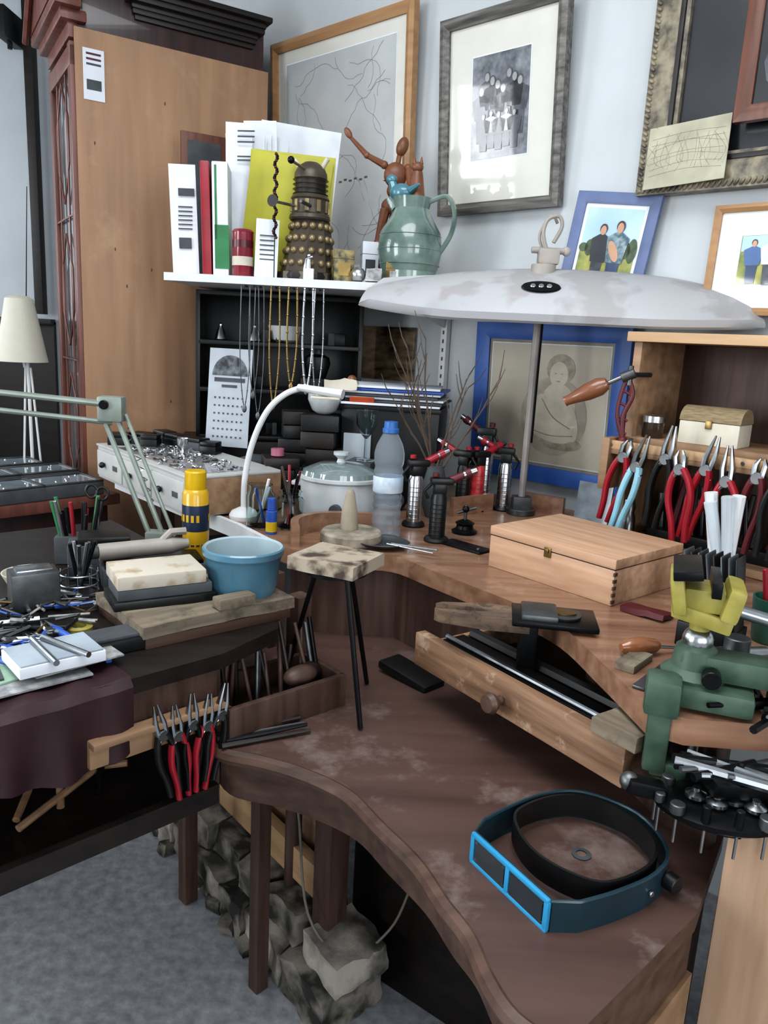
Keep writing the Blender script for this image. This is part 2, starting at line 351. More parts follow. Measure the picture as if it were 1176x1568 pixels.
def fig(b,x,z,h,body,leg,head,y,wd=1,hair=None):
    b.face([(x-.07*h*wd,y,z),(x+.07*h*wd,y,z),(x+.09*h*wd,y,z+.5*h),(x-.09*h*wd,y,z+.5*h)],leg)
    b.face([(x-.11*h*wd,y-.0003,z+.42*h),(x+.11*h*wd,y-.0003,z+.42*h),(x+.15*h*wd,y-.0003,z+.78*h),(x+.05*h,y-.0003,z+.86*h),(x-.05*h,y-.0003,z+.86*h),(x-.15*h*wd,y-.0003,z+.78*h)],body)
    if hair: b.disc(x,z+.945*h,.068*h,.08*h,hair,y-.0004)
    b.disc(x,z+.92*h,.052*h,.075*h,head,y-.0006)
mapm=mat('map_print','#96999a',.4,coat=1,c2='#a6a9a8',scale=3)
mb=mat('mat_board_cream','#bfbdb4',.4,coat=1,var=.02)
mb2=mat('mat_board_white','#ccced0',.4,coat=1,var=.02)
photo=mat('sepia_photo','#3d4046',.4,coat=1,c2='#7b7f84',scale=26)
pgrey=mat('print_grey','#2c2e34',.5,coat=1,c2='#4a4d55',scale=40); plt=mat('print_light','#9b9a98',.5,coat=1,c2='#6b6c70',scale=60)
pface=mat('photo_face','#8a8a88',.5,coat=1)
goldw=wood('light_oak_frame','#8a6849','#a5825c',0,3,.4)
b,y=frame('map_picture',.70,.86,.035,.03,goldw,mapm,matm=mb,matw=.045)
rnd=random.Random(3); inkm=mat('map_ink','#55585a',.6,coat=1)
for i in range(34):
    x,z=rnd.uniform(-.24,.24),rnd.uniform(.12,.74); a=rnd.uniform(0,6.3); pts=[(x,y,z)]
    for k_ in range(11):
        a+=rnd.uniform(-.7,.7); x+=.022*cos(a); z+=.022*sin(a)
        if abs(x)>.26 or z<.09 or z>.77: break
        pts.append((x,y,z))
    if len(pts)>2: b.tube(pts,.0004,inkm,seg=4)
for i in range(6): b.box((.02+.025*i,y,.36+.005*(i%2)),(.014,.0006,.006),pgrey,bev=0)
b.done(W(1.09,1.63,.005),0,rot=(radians(2),0,radians(WA)))
fsil=wood('weathered_frame','#3d3b39','#74716c',0,6,.5)
b,y=frame('group_photograph',.433,.545,.032,.035,fsil,photo,matm=mb,matw=(.085,.085,.12,.085))
for i in range(8): fig(b,-.065+.019*i,.195+.012*((i*7)%4),.15,pgrey,pgrey,pface,y,1.4,pgrey)
for i in range(5): fig(b,-.055+.027*i,.172+.006*(i%2),.10,plt if i%2 else pgrey,pgrey,pface,y-.001,1.7,pgrey)
b.done(W(.40,1.847,.006),0,rot=(radians(4.5),0,radians(WA)))
bluef=mat('blue_painted_frame','#284d8e',.45,c2='#3a62a8',scale=8)
bprint=mat('foxed_print','#a8a090',.5,coat=.7,c2='#b5ad9d',scale=5)
b,y=frame('blue_framed_print',.51,.465,.048,.022,bluef,bprint,matm=mat('print_border','#837d6f',.6,coat=.5),matw=.012)
sh=mat('print_shade','#91897b',.6,coat=.5,c2='#a39b8b',scale=26,detail=8); sh2=mat('print_dark','#787062',.6,coat=.5,c2='#9a9282',scale=45,detail=8); skp=mat('drawn_skin','#bab1a0',.6,coat=.5,c2='#a9a090',scale=24)
b.disc(.03,.20,.11,.115,sh,y,n=24); b.disc(.045,.338,.046,.043,sh2,y-.0003,n=20); b.disc(.040,.322,.030,.037,skp,y-.0006,n=20)
b.disc(.045,.235,.055,.065,skp,y-.0004,rot=.3,n=20); b.disc(.02,.17,.09,.042,skp,y-.0008,rot=-.25,n=20); b.disc(.085,.19,.026,.06,skp,y-.0010,rot=.3); b.disc(-.03,.215,.024,.055,skp,y-.0012,rot=-.5); b.disc(.06,.125,.07,.022,sh2,y-.0002)
b.tube(cr([(-.01,y-.0014,.25),(.03,y-.0014,.20),(.09,y-.0014,.17)]),.0012,sh2,seg=4); b.tube(cr([(-.05,y-.0014,.16),(.02,y-.0014,.145),(.10,y-.0014,.15)]),.0012,sh2,seg=4)
b.disc(.030,.325,.004,.0015,sh2,y-.001); b.disc(.050,.325,.004,.0015,sh2,y-.001); b.disc(.04,.303,.007,.0018,sh2,y-.001)
b.done(W(.165,1.06,.012),0,rot=(radians(2),0,radians(WA)))
gilt=mat('ornate_dark_gilt','#46413a',.42,c2='#857c68',scale=34,bump=.8)
dpt=mat('dark_painting','#15181c',.25,coat=1,c2='#2a2a2c',scale=5)
b,y=frame('ornate_framed_painting',.85,.80,.085,.05,gilt,dpt)
for i in range(60):
    b.sph((-.415,-.045,.012+i*.0135),(.010,.006,.005),gilt,seg=8,rot=(0,.6,0)); b.sph((-.415+i*.0135,-.045,.012),(.005,.006,.010),gilt,seg=8,rot=(0,.6,0))
b.box((-.355,-.04,.42),(.012,.012,.70),ebony); b.box((0,-.04,.07),(.72,.012,.012),ebony)
b.done(W(-.478,1.85,.006),WA)
bfr=wood('brown_frame','#4a2c22','#6a4030',2,4,.4)
b,y=frame('framed_portrait',.36,.60,.035,.025,bfr,dpt); b.disc(-.02,.30,.08,.10,mat('portrait_face','#5a4c44',.5,coat=1),y); b.disc(-.0,.12,.13,.1,pgrey,y-.0005); b.disc(-.02,.36,.085,.05,pgrey,y-.0008)
b.done(W(-.47,1.985,.062),WA)
card=mat('engraved_card','#8f8c7a',.6,c2='#a5a28e',scale=12)
b=B('engraved_postcard'); b.box((0,0,.075),(.2,.003,.15),card,bev=0)
for i in range(20):
    x=-.09+.0095*i; b.tube(cr([(x,-.002,.03+rnd.uniform(0,.03)),(x+rnd.uniform(-.02,.02),-.002,.07),(x+rnd.uniform(-.02,.02),-.002,.10+rnd.uniform(0,.03))],4),.0003,sh2,seg=4)
for i in range(7): b.tube(cr([(-.09,-.002,.03+.015*i),(0,-.002,.04+.015*i+rnd.uniform(-.01,.01)),(.09,-.002,.03+.015*i)]),.0003,sh2,seg=4)
b.done(W(-.185,1.862,.075),0,rot=(radians(-8),radians(-3),radians(WA)))
pfr=mat('violet_frame','#5a6686',.5); sky=mat('photo_sky','#86a8cc',.4,coat=1,c2='#b8cce0',scale=3); grass=mat('photo_field','#5a6a3c',.5,coat=1,c2='#9c9a50',scale=30)
jeans=mat('jeans','#33435f',.5,coat=1); skf=mat('photo_skin','#b08a70',.5,coat=1); hair=mat('photo_hair','#3c2a20',.5,coat=1); shw=mat('white_shirt','#b8bcc0',.5,coat=1)
b,y=frame('couple_photograph',.245,.31,.03,.015,pfr,sky,matm=mb2,matw=.010)
b.face([(-.082,y,.042),(.082,y,.042),(.082,y,.155),(-.082,y,.165)],grass)
for i in range(9): b.disc(-.072+.018*i,.165,.014,.012+.010*(i%3),mat('photo_tree','#2f3f2a',.5,coat=1,c2='#4a5a3a',scale=60),y-.0002)
fig(b,-.022,.06,.165,mat('black_shirt','#2c2e34',.5,coat=1),pgrey,skf,y-.001,1.2,hair); fig(b,.027,.055,.18,mat('plaid_shirt','#3a5560',.5,coat=1,c2='#8a9ca0',scale=60),jeans,skf,y-.002,1.2,hair); b.disc(.02,.16,.012,.03,skf,y-.0028,rot=.5)
b.done(W(.04,1.56,.03),0,rot=(radians(-3),radians(7),radians(WA)))
b,y=frame('family_photograph',.36,.26,.018,.02,goldw,grass,matm=mb2,matw=.055)
b.face([(-.105,y,.15),(.105,y,.15),(.105,y,.186),(-.105,y,.186)],sky)
fig(b,-.075,.075,.10,mat('blue_shirt','#46618c',.5,coat=1),jeans,skf,y-.001,1.5,hair); fig(b,-.035,.072,.11,shw,pgrey,skf,y-.002,1.5,hair); fig(b,.01,.073,.105,jeans,jeans,skf,y-.001,1.5,hair)
b.done(W(-.435,1.555,.02),0,rot=(radians(-3),0,radians(WA)))
b=B('painted_panel'); ab=mat('abstract_painting','#2c1c16',.3,coat=1,c2='#7a6a50',scale=14,stretch=(1,1,3))
b.box((0,0,.09),(.30,.012,.18),ab,bev=.001); b.done(W(.85,1.32,.01),WA)
# ---------------------------------------------------------------- high shelf
b=B('corner_shelf')
b.prism([(-.66,2.27),(.33,2.24),(.45,2.315),(-.36,3.05),(-.58,2.93)],1.588,1.61,white)
b.M=Matrix.Translation(W(.57,0,.012))@Matrix.Rotation(radians(WA),4,'Z'); b.box((0,0,1.36),(.025,.02,.42),white)
for i in range(14): b.box((0,-.0105,1.18+i*.028),(.005,.002,.012),slate,bev=0)
b.prism([(0,1.585),(-.26,1.585),(-.26,1.57),(0,1.50)],-.004,.004,white,M=Matrix(((0,0,1,0),(1,0,0,0),(0,1,0,0),(0,0,0,1)))); b.M=Matrix.Identity(4)
b.done()
b=B('black_display_shelves')
b.box((.26,.20,.235),(.52,.012,.47),black)
for x in(0,.52): b.box((x,.1,.235),(.014,.2,.47),black)
for z in (.007,.16,.31,.463): b.box((.26,.1,z),(.52,.2,.014),black)
for i in range(16): b.box((U(.04,.48),.06,[.167,.317,.014][i%3]+.02),(U(.02,.05),.03,.04),random.choice([ebony,slate,blackm,brown]),bev=.003)
b.done((-.62,2.50,1.11),8)
b=B('display_plinth'); b.box((0,0,.05),(.6,.22,.11),ebony); b.done((-.40,2.62,1.002),8)
b=B('brochures') 
b.box((-.625,2.36,1.765),(.075,.004,.30),paper,rot=(0,-.04,.2),bev=0); b.box((-.62,2.355,1.70),(.035,.003,.03),slate,rot=(0,-.04,.2),bev=0); b.box((-.617,2.355,1.84),(.045,.003,.02),slate,rot=(0,-.04,.2),bev=0)
for i in range(6): b.box((-.62,2.3555,1.74+.012*i),(.04,.002,.003),slate,rot=(0,-.04,.2),bev=0)
b.done((0,0,.0))
b=B('red_book'); b.box((0,0,.155),(.026,.2,.31),red,bev=.004); b.done((-.563,2.42,1.611),0,rot=(0,-.03,.15))
b=B('green_binder'); b.box((0,0,.155),(.045,.2,.31),paper,bev=.004); b.box((.004,-.101,.08),(.04,.002,.12),green,bev=0); b.box((-.012,-.101,.2),(.006,.002,.2),green,bev=0); b.done((-.52,2.42,1.611),0,rot=(0,-.02,.12))
b=B('paper_stack'); pr=random.Random(11)
for i in range(11):
    b.box((-.03+.0105*i,.01*i,.20+pr.uniform(0,.05)),(pr.uniform(.05,.10),.0015,pr.uniform(.36,.45)),paper,rot=(pr.uniform(-.04,.04),pr.uniform(-.09,.07),pr.uniform(-.2,.2)),bev=0)
for z in (.42,.405,.39,.35,.34): b.box((-.01,-.012,z),(.05,.001,.004),slate,rot=(0,-.05,0),bev=0)
b.done((-.455,2.46,1.613),5)
b=B('white_envelope'); b.box((0,0,.235),(.25,.003,.47),paper,rot=(0,.09,0),bev=0); b.done((-.34,2.60,1.622),5)
b=B('yellow_folder'); b.box((0,0,.185),(.25,.006,.34),yellowf,rot=(0,.05,0),bev=.001); b.box((-.01,-.012,.18),(.24,.004,.33),yellowf,rot=(0,.11,0),bev=.001); b.done((-.33,2.44,1.622),3)
b=B('brown_picture_frame'); b.box((0,0,.235),(.15,.015,.47),bfr); b.box((0,-.008,.235),(.11,.002,.42),slate,bev=0); b.done((-.655,2.72,1.611),30)
b=B('red_tin'); b.lathe([(.028,0),(.03,.004),(.03,.12),(.031,.124),(.026,.13),(0,.131)],mat('tin_red','#75192a',.3,coat=.6)); b.lathe([(.0305,.03),(.0305,.055)],cream); b.lathe([(.0305,.08),(.0305,.10)],mat('tin_dark','#4a1018',.3)); b.done((-.445,2.32,1.611))
b=B('white_card'); b.box((0,0,.08),(.065,.002,.16),paper,rot=(-.05,.03,0),bev=0)
for i in range(6): b.box((0,-.003,.05+.013*i),(.04,.001,.003),slate,rot=(-.05,0,0),bev=0)
b.done((-.375,2.31,1.612),10)
dk1=mat('robot_bronze','#4a4239',.4,.3,var=.15); dk2=mat('robot_dark','#221f1e',.45,.2); dk3=mat('robot_gold','#857659',.35,.5)
b=B('toy_robot')
def oct_(r,z,fy=1.15,front=0): return [(r*cos(2*pi*(k+.5)/8),r*fy*sin(2*pi*(k+.5)/8)-front,z) for k in range(8)]
rings=[oct_(.088,0),oct_(.088,.022),oct_(.080,.024),oct_(.055,.17,1.05,-.01)]
vs=sum(rings,[]); fs=[]
for i in range(3):
    for k in range(8): fs.append((i*8+k,i*8+(k+1)%8,(i+1)*8+(k+1)%8,(i+1)*8+k))
fs.append(tuple(range(8))); b.add(vs,fs,dk1)
b.lathe([(.09,0),(.093,.01),(.09,.022)],dk2,sc=(1,1.12),seg=8)
for k in range(8):
    for r_ in range(4):
        f=(r_+.5)/4; z=.03+.14*f
        for off in (-.2,.2):
            a=2*pi*(k)/8+off; rad=(.080+(.055-.080)*f)*.955
            b.sph((rad*cos(a)*1.0,rad*1.1*sin(a)+.01*f,z),.0105,dk3,seg=10)
b.lathe([(.056,.17),(.06,.175),(.058,.185),(.052,.19),(.052,.225),(.056,.23),(.05,.24)],dk1,sc=(1,1.05))
for k in range(10): 
    a=2*pi*k/10; b.box((.054*cos(a),.057*sin(a),.208),(.012,.006,.032),dk3,rot=(0,0,a+pi/2),bev=.001)
b.lathe([(.045,.238),(.045,.285)],dk2)
for z in(.243,.256,.269,.282): b.lathe([(.045,z-.0015),(.052,z),(.045,z+.0015)],dk3)
b.lathe([(.048,.285),(.047,.30),(.038,.318),(.02,.33),(0,.333)],dk1)
b.cyl((0,-.04,.305),(0,-.12,.31),.004,dk3); b.sph((0,-.125,.311),.010,blackm,seg=10)
for x in(-.035,.035): b.cyl((x,0,.315),(x*1.5,0,.34),.007,cream)
b.cyl((-.025,-.05,.205),(-.035,-.15,.20),.004,steel); b.lathe([(.004,0),(.016,.012)],dk2,(-.035,-.15,.20),(pi/2,0,0)); b.cyl((.025,-.05,.205),(.03,-.12,.205),.005,steeld)
b.done((-.262,2.38,1.611),-20)
b=B('bead_necklace')
for i in range(40):
    t=i/39; b.sph((-.075+.004*sin(i),-.0,.33-.22*t),.0045,blackm if i%3 else redd,seg=8)
b.tube([(-.075,0,.33),(-.075,0,.0)],.0015,blackm)
b.done((-.275,2.29,1.611))
def smallbox(name,sz,m,loc,rz,deco=None):
    b=B(name); b.box((0,0,sz[2]/2),sz,m,bev=.002)
    b.box((0,0,sz[2]*.72),(sz[0]*1.01,sz[1]*1.01,.0015),slate,bev=0)
    if deco: b.box((0,-sz[1]/2-.0008,sz[2]*.4),(sz[0]*.6,.001,sz[2]*.4),deco,bev=0)
    return b.done(loc,rz)
smallbox('trinket_box',(.06,.05,.09),mat('printed_box','#2c2d28',.5,c2='#9a8c60',scale=40),(-.16,2.34,1.611),20,brass)
smallbox('white_carton',(.05,.05,.13),paper,(-.085,2.46,1.611),10,slate)
smallbox('gold_card_box',(.06,.02,.06),brass,(.0,2.30,1.611),-8,plt)
b=B('small_figurine'); b.box((0,0,.015),(.03,.02,.03),white); b.tube([(0,0,.03),(0,0,.055)],[.008,.006],silver); b.tube([(-.012,0,.03),(-.008,0,.055),(.01,0,.062)],.004,silver); b.sph((0,0,.065),.006,silver); b.done((-.25,2.285,1.611))
b=B('glass_paperweight'); b.sph((0,0,.022),(.022,.022,.022),silver); b.lathe([(.012,0),(.014,.003)],steeld); b.done((-.11,2.31,1.611))
b=B('pebble'); b.rough((0,0,.02),(.045,.035,.035),plt,div=.009,amp=.004); b.done((-.065,2.29,1.611))
jg=mat('glazed_jug','#3a4f4a',.25,c2='#74857c',scale=10,coat=.6,lo=.3)
b=B('ceramic_jug')
b.lathe([(.05,0),(.062,.005),(.085,.05),(.095,.10),(.088,.15),(.062,.19),(.05,.215),(.056,.245),(.05,.243),(.044,.215),(.055,.19),(.08,.15),(.08,.02),(0,.01)],jg,seg=40)
for z in(.06,.1,.14): b.lathe([(.094 if z==.1 else .088,z-.002),(.096 if z==.1 else .091,z),(.094 if z==.1 else .088,z+.002)],jg,cap=False,seg=40)
b.tube(cr([(.05,0,.235),(.10,0,.25),(.125,0,.21),(.12,0,.15),(.085,0,.09)],6),.012,jg,flat=.6)
b.tube([(-.045,0,.22),(-.07,0,.245)],[.02,.012],jg)
b.done((.035,2.36,1.611),-15)
bbird=mat('blue_glaze','#45727e',.3,coat=.5)
b=B('ceramic_bird'); b.sph((0,0,.025),(.035,.022,.025),bbird); b.tube([(.02,0,.03),(.03,0,.055)],[.014,.012],bbird); b.sph((.032,0,.062),(.017,.014,.014),bbird); b.tube([(.045,0,.062),(.06,0,.06)],[.005,.001],brass); b.tube([(-.03,0,.03),(-.06,0,.045)],[.012,.004],bbird); b.done((.0,2.36,1.845),150)
b=B('pottery_cat'); b.tube(cr([(0,0,0),(0,0,.04),(0,.0,.08)],4),[.028,.015],skin_w,seg=12); b.sph((0,0,.092),(.017,.015,.015),skin_w)
for x in(-.01,.01): b.cyl((x,0,.10),(x,0,.122),.006,skin_w,r1=.001)
b.done((.045,2.37,1.85))
b=B('wooden_mannequin'); m=skin_w
b.lathe([(.04,0),(.045,.005),(.045,.015),(.02,.02)],m); b.cyl((0,.02,.015),(0,.02,.20),.003,steel)
b.sph((0,0,.22),(.025,.018,.022),m); b.sph((.005,0,.26),(.017,.013,.02),m); b.sph((.01,0,.30),(.032,.02,.034),m); b.cyl((.015,0,.33),(.018,0,.35),.007,m); b.sph((.025,0,.373),(.016,.018,.026),m,rot=(0,.3,0))
for sx,kn,ft in((-.013,(-.03,-.02,.12),(-.01,0,.02)),(.013,(.02,-.01,.12),(.025,-.01,.02))):
    b.tube([(sx,0,.21),kn],[.014,.009],m); b.sph(kn,.011,m); b.tube([kn,ft],[.011,.006],m); b.sph((ft[0],ft[1]-.012,ft[2]),(.01,.022,.007),m)
b.sph((-.022,0,.325),.011,m); b.tube([(-.022,0,.325),(-.07,-.01,.345)],[.010,.007],m); b.sph((-.07,-.01,.345),.009,m); b.tube([(-.07,-.01,.345),(-.115,-.02,.385)],[.008,.005],m); b.sph((-.122,-.022,.395),(.009,.006,.016),m,rot=(0,-.6,0))
b.sph((.043,0,.32),.011,m); b.tube([(.043,0,.32),(.05,-.03,.27)],[.010,.007],m); b.sph((.05,-.03,.27),.009,m); b.tube([(.05,-.03,.27),(.02,-.055,.25)],[.008,.005],m); b.sph((.012,-.06,.247),(.014,.007,.008),m)
b.done((-.03,2.52,1.611),0,scale=1.12)
for i,(x,L_,mt,r_) in enumerate([(-.425,.34,steeld,.0022),(-.385,.36,steeld,.002),(-.34,.33,brass,.0035),(-.29,.27,brass,.004),(-.245,.28,silver,.0045),(-.215,.3,steel,.003),(-.40,.30,steeld,.002)]):
    b=B('hanging_necklace'); pts=cr([(-.012,0,0),(-.014,0,-L_*.6),(0,0,-L_),(.014,0,-L_*.6),(.012,0,0)],8); b.tube(pts,r_*.7,mt,seg=6)
    for p in pts[::2]: b.sph(p,r_,mt,seg=6)
    b.sph((0,0,-L_-.006),(.007,.004,.012),mt); b.cyl((0,.02,.0),(0,-.004,.0),.003,blackm); b.done((x,2.262,1.583))
# ---------------------------------------------------------------- overhead lamp
hood=mat('dusty_hood','#a0a0a2',.55,c2='#939090',scale=9,lo=.52,hi=.60,detail=3)
b=B('bench_lamp')
n=30; vs=[];fs=[]
cs=[(-.150,-.050),(-.156,-.042),(-.155,-.024),(-.146,-.014),(-.09,.018),(-.035,.030),(.035,.030),(.09,.018),(.146,-.014),(.155,-.024),(.150,-.050)]
for i in range(n+1):
    s_=-1+2*i/n; q=abs(s_); x=.50*s_
    wy=1-(.48 if s_<0 else .22)*max(0,(q-.45)/.55)**1.6; hz=(.22+.78*(1-q**1.7)) if s_<0 else (.42+.58*(1-q**2.3))
    if q>.96: wy*=.93; hz*=.75
    for (y_,z_) in cs: vs.append((x,y_*wy,((z_+.05)*(hz if z_>-.02 else (hz if q>.96 else 1))-.05)))
k_=len(cs)
for i in range(n):
    for j in range(k_-1): fs.append((i*k_+j,i*k_+j+1,(i+1)*k_+j+1,(i+1)*k_+j))
fs.append(tuple(range(k_))); fs.append(tuple(n*k_+j for j in range(k_))[::-1])
Mh=Matrix.Translation((.025,-.035,.612))@Matrix.Rotation(radians(-10.5),4,'Z')@Matrix.Rotation(radians(21),4,'X')
b.add(vs,fs,hood,Mh)
b.M=Mh
for x in(-.3,-.1,.1,.3): b.box((x,0,-.038),(.18,.10,.006),white)
for y_ in (-.03,.03): b.cyl((-.38,y_,-.045),(.38,y_,-.045),.010,white)
b.lathe([(.035,0),(.033,.004),(0,.005)],blackm,(-.03,-.085,.020),(radians(20),0,0),sc=(1.4,.6),seg=24)
for x in(-.02,0,.02): b.lathe([(.007,.005),(.006,.0065)],silver,(-.03+x,-.086,.0205),(radians(20),0,0),seg=14)
b.M=Matrix.Identity(4)
b.cyl((0,0,0),(0,0,.016),.04,steeld); b.box((0,0,.03),(.05,.04,.04),steeld)
b.tube([(0,0,.03),(0,.0,.62)],.010,mat('lamp_pole','#8c8682',.5,.3),seg=10); b.tube([(.012,.0,.2),(.012,.0,.64)],.004,blackm)
b.box((0,0,.56),(.03,.03,.08),steeld)
cl=mat('clamp_plastic','#928b84',.5)
b.cyl((0,-.01,.63),(0,-.01,.665),.032,cl); b.box((.01,-.01,.685),(.055,.035,.04),cl,bev=.008); b.cyl((-.035,-.01,.70),(.05,-.01,.70),.008,cl)
b.tube(cr([(.005,-.01,.70),(-.008,-.01,.74),(.0,-.01,.775),(.028,-.01,.785),(.038,-.01,.76),(.02,-.01,.72)],5),.005,cl)
b.tube(cr([(.0,.01,.70),(-.014,.01,.74),(.012,.01,.79),(.03,.01,.77)],5),.004,cl); b.sph((.055,-.01,.70),(.012,.008,.012),cl)
b.done((.38,2.10,1.0))
# ---------------------------------------------------------------- mid bench objects
jf=mat('jar_glass','#dfeaea',.02,trans=1,ior=1.2,var=0)
def jar(loc,r,h,contents):
    b=B('glass_jar'); b.lathe([(r*.8,0),(r,.006),(r,h*.75),(r*.8,h*.86),(r*.82,h),(r*.76,h),(r*.74,h*.86),(r*.93,h*.74),(r*.93,.008),(0,.006)],jf)
    for m_,L_ in contents:
        a=U(0,6.3); q=r*.55; b.cyl((q*cos(a)*.6,q*sin(a)*.6,.01),(-q*cos(a+.6)*1.2,-q*sin(a+.6)*1.2,L_),.0035,m_,seg=8)
    b.done(loc)
jar((-.295,1.79,1.0),.034,.105,[(blue,.10),(white,.10),(white,.12),(steeld,.1)])
jar((-.225,1.80,1.0),.034,.09,[(red,.15),(redd,.14),(steel,.13),(blackm,.13),(brown,.15),(steel,.12),(blackm,.14)])
b=B('glue_stick'); b.cyl((0,0,0),(0,0,.055),.013,blue); b.cyl((0,0,.005),(0,0,.03),.0133,yellow); b.cyl((0,0,.055),(0,0,.085),.010,blue); b.done((-.26,1.735,1.0))
b=B('slow_cooker'); cw=mat('cooker_white','#b0b4b6',.35,var=.03)
b.lathe([(.07,0),(.075,.004),(.088,.02),(.09,.10),(.095,.105),(.095,.112),(.085,.114),(0,.115)],cw,sc=(1.15,1))
b.lathe([(.088,.112),(.085,.125),(.05,.142),(0,.147)],mat('cooker_lid','#727e7e',.05,coat=1,var=.1),sc=(1.15,1)); b.lathe([(.012,.146),(.009,.155),(.02,.165),(.02,.172),(0,.175)],cw)
for x in(-.11,.11): b.box((x,0,.085),(.03,.05,.012),cw,bev=.004)
b.cyl((.02,-.085,.04),(.02,-.10,.04),.015,slate); b.done((-.115,1.93,1.0),-15)
b=B('water_bottle')
pf=[(.028,0),(.034,.006)]
for i in range(8): z=.02+i*.02; pf+=[(.034,z),(.0315,z+.008),(.034,z+.016)]
pf+=[(.035,.185),(.035,.20),(.030,.22),(.017,.245),(.014,.252),(.014,.262)]
b.lathe(pf,mat('pet_plastic','#d5dee6',.08,trans=.85,ior=1.05,var=0)); b.lathe([(.0345,.11),(.0352,.111),(.0352,.145),(.0345,.147)],mat('bottle_label','#8fa4b8',.3,c2='#c0c8ce',scale=30),cap=False)
b.lathe([(.016,.245),(.019,.247),(.019,.256),(.016,.258),(.0155,.272),(0,.274)],mat('bottle_cap','#2b5b94',.4)); b.done((.006,1.76,1.0))
felt=mat('felt_stone','#6a6256',.9,c2='#948b7c',scale=30,bump=.4)
b=B('soldering_disc'); b.lathe([(.066,0),(.07,.004),(.07,.022),(.066,.027),(0,.027)],felt); b.done((-.072,1.70,1.0))
b=B('ring_mandrel_cone'); b.lathe([(.02,0),(.021,.003),(.018,.04),(.010,.085),(.006,.092),(0,.093)],mat('cone_clay','#8f8576',.8)); b.done((-.078,1.71,1.027))
b=B('metal_plate'); b.lathe([(.03,0),(.05,.004),(.062,.012),(.060,.013),(.045,.006),(0,.004)],steeld,sc=(1,.8)); b.tube([(.02,-.02,.012),(.12,-.06,.014)],.003,steel); b.tube([(.01,-.02,.012),(.11,-.08,.012)],.002,steel); b.done((.0,1.665,1.002),0)
def torch(name,loc,rz,h,bm_,hd,head2=red):
    b=B(name); r=.019
    b.lathe([(r*1.5,0),(r*1.55,.004),(r*1.4,.01),(r,.013)],black)
    b.lathe([(r,.012),(r,h*.62),(r*.8,h*.68)],bm_)
    for i in range(8): b.lathe([(r,h*.1+i*h*.06),(r*1.03,h*.1+i*h*.06+.002),(r,h*.1+i*h*.06+.004)],bm_,seg=20,cap=False)
    b.box((0,0,h*.74),(.03,.03,h*.14),black,bev=.005); b.box((.005,0,h*.84),(.055,.026,h*.1),hd,bev=.006)
    b.tube([(.025,0,h*.85),(.055,0,h*.93)],[.010,.009],head2,seg=12); b.tube([(.055,0,h*.93),(.085,0,h*1.0)],[.010,.008],steel,seg=12); b.tube([(.06,0,h*.94),(.072,0,h*.97)],.0115,head2,seg=12)
    b.tube([(-.02,0,h*.8),(-.035,0,h*.7),(-.025,0,h*.6)],.004,hd); b.cyl((-.01,0,h*.9),(-.01,0,h*.95),.008,head2)
    b.done(loc,rz)
torch('micro_torch',(.075,1.89,1.0),20,.19,silver,black)
torch('micro_torch',(.125,1.745,1.0),10,.17,black,black,redd)
torch('micro_torch',(.215,2.10,1.0),150,.19,black,black)
torch('micro_torch',(.255,2.11,1.0),30,.19,mat('torch_red_label','#7a2228',.35,c2='#b03838',scale=40),black)
torch('micro_torch',(.335,2.14,1.0),165,.20,silver,black)
torch('micro_torch',(.29,2.22,1.0),160,.25,silver,black,redd)
b=B('third_hand_stand'); b.lathe([(.03,0),(.032,.006),(.022,.012),(.02,.02),(.024,.026),(.008,.034),(0,.035)],blackm); b.cyl((0,0,.03),(0,0,.07),.004,steeld); b.sph((0,0,.06),.009,blackm); b.tube([(-.02,0,.05),(.025,0,.065)],.004,steeld); b.done((.20,1.84,1.0))
b=B('black_steel_plate'); b.box((0,0,.003),(.12,.05,.005),blackm,rot=(0,0,.1)); b.lathe([(.004,.005),(.004,.008)],steel,(.04,0,0)); b.done((.19,1.70,1.0),-50)
b=B('wooden_box'); b.box((0,0,.034),(.30,.235,.068),boxw,bev=.0025); b.box((0,0,.0785),(.302,.237,.019),boxw,bev=.0025); b.box((0,0,.0685),(.299,.234,.003),ebony,bev=0)
b.M=Matrix.Translation((-.0,-.1185,.066)); b.box((0,-.001,0),(.016,.003,.02),brass,bev=.001); b.box((0,-.004,.003),(.008,.004,.008),brass,bev=.001); b.M=Matrix.Identity(4)
for i in range(5): b.box((.15,-.115,.008+i*.013),(.003,.01,.0065),brownx,bev=0)
b.done((.412,1.525,1.0),-49)
b=B('bench_pin') 
b.box((.06,0,.008),(.14,.095,.010),blackm,bev=.003); b.box((.035,0,.016),(.06,.075,.012),steeld,bev=.004); b.lathe([(.028,0),(.03,.003),(.03,.005),(0,.006)],steeld,(.075,0,.013)); b.lathe([(.018,0),(.018,.002)],brass,(.075,0,.019),sc=(1.2,.8))
b.box((.02,0,-.04),(.03,.05,.09),blackm,bev=.003); b.box((.02,0,-.085),(.07,.02,.01),blackm); b.cyl((.02,.03,-.05),(.02,.05,-.05),.012,steeld)
P=[(.02,-.035),(-.05,-.037),(-.13,-.022),(-.14,-.012),(-.06,-.007),(-.045,0),(-.06,.007),(-.14,.012),(-.13,.022),(-.05,.037),(.02,.035)]
pegm=wood('worn_peg','#453830','#77624e',0,5,.8,worn=('#2c221c',30,.5,.65))
b.prism(P,-.012,.010,pegm)
b.done((.235,1.235,1.003),-8)
b=B('soldering_tripod') 
for fx,fy in((.055,-.06),(-.10,.11),(.06,.12)): b.tube([(fx*.35,fy*.35,.262),(fx,fy,.003)],.0045,blackm)
b.tube([(.04*cos(a),.04*sin(a),.262) for a in [2*pi*k/16 for k in range(16)]],.004,blackm,closed=True); b.lathe([(.055,.262),(.055,.268)],blackm)
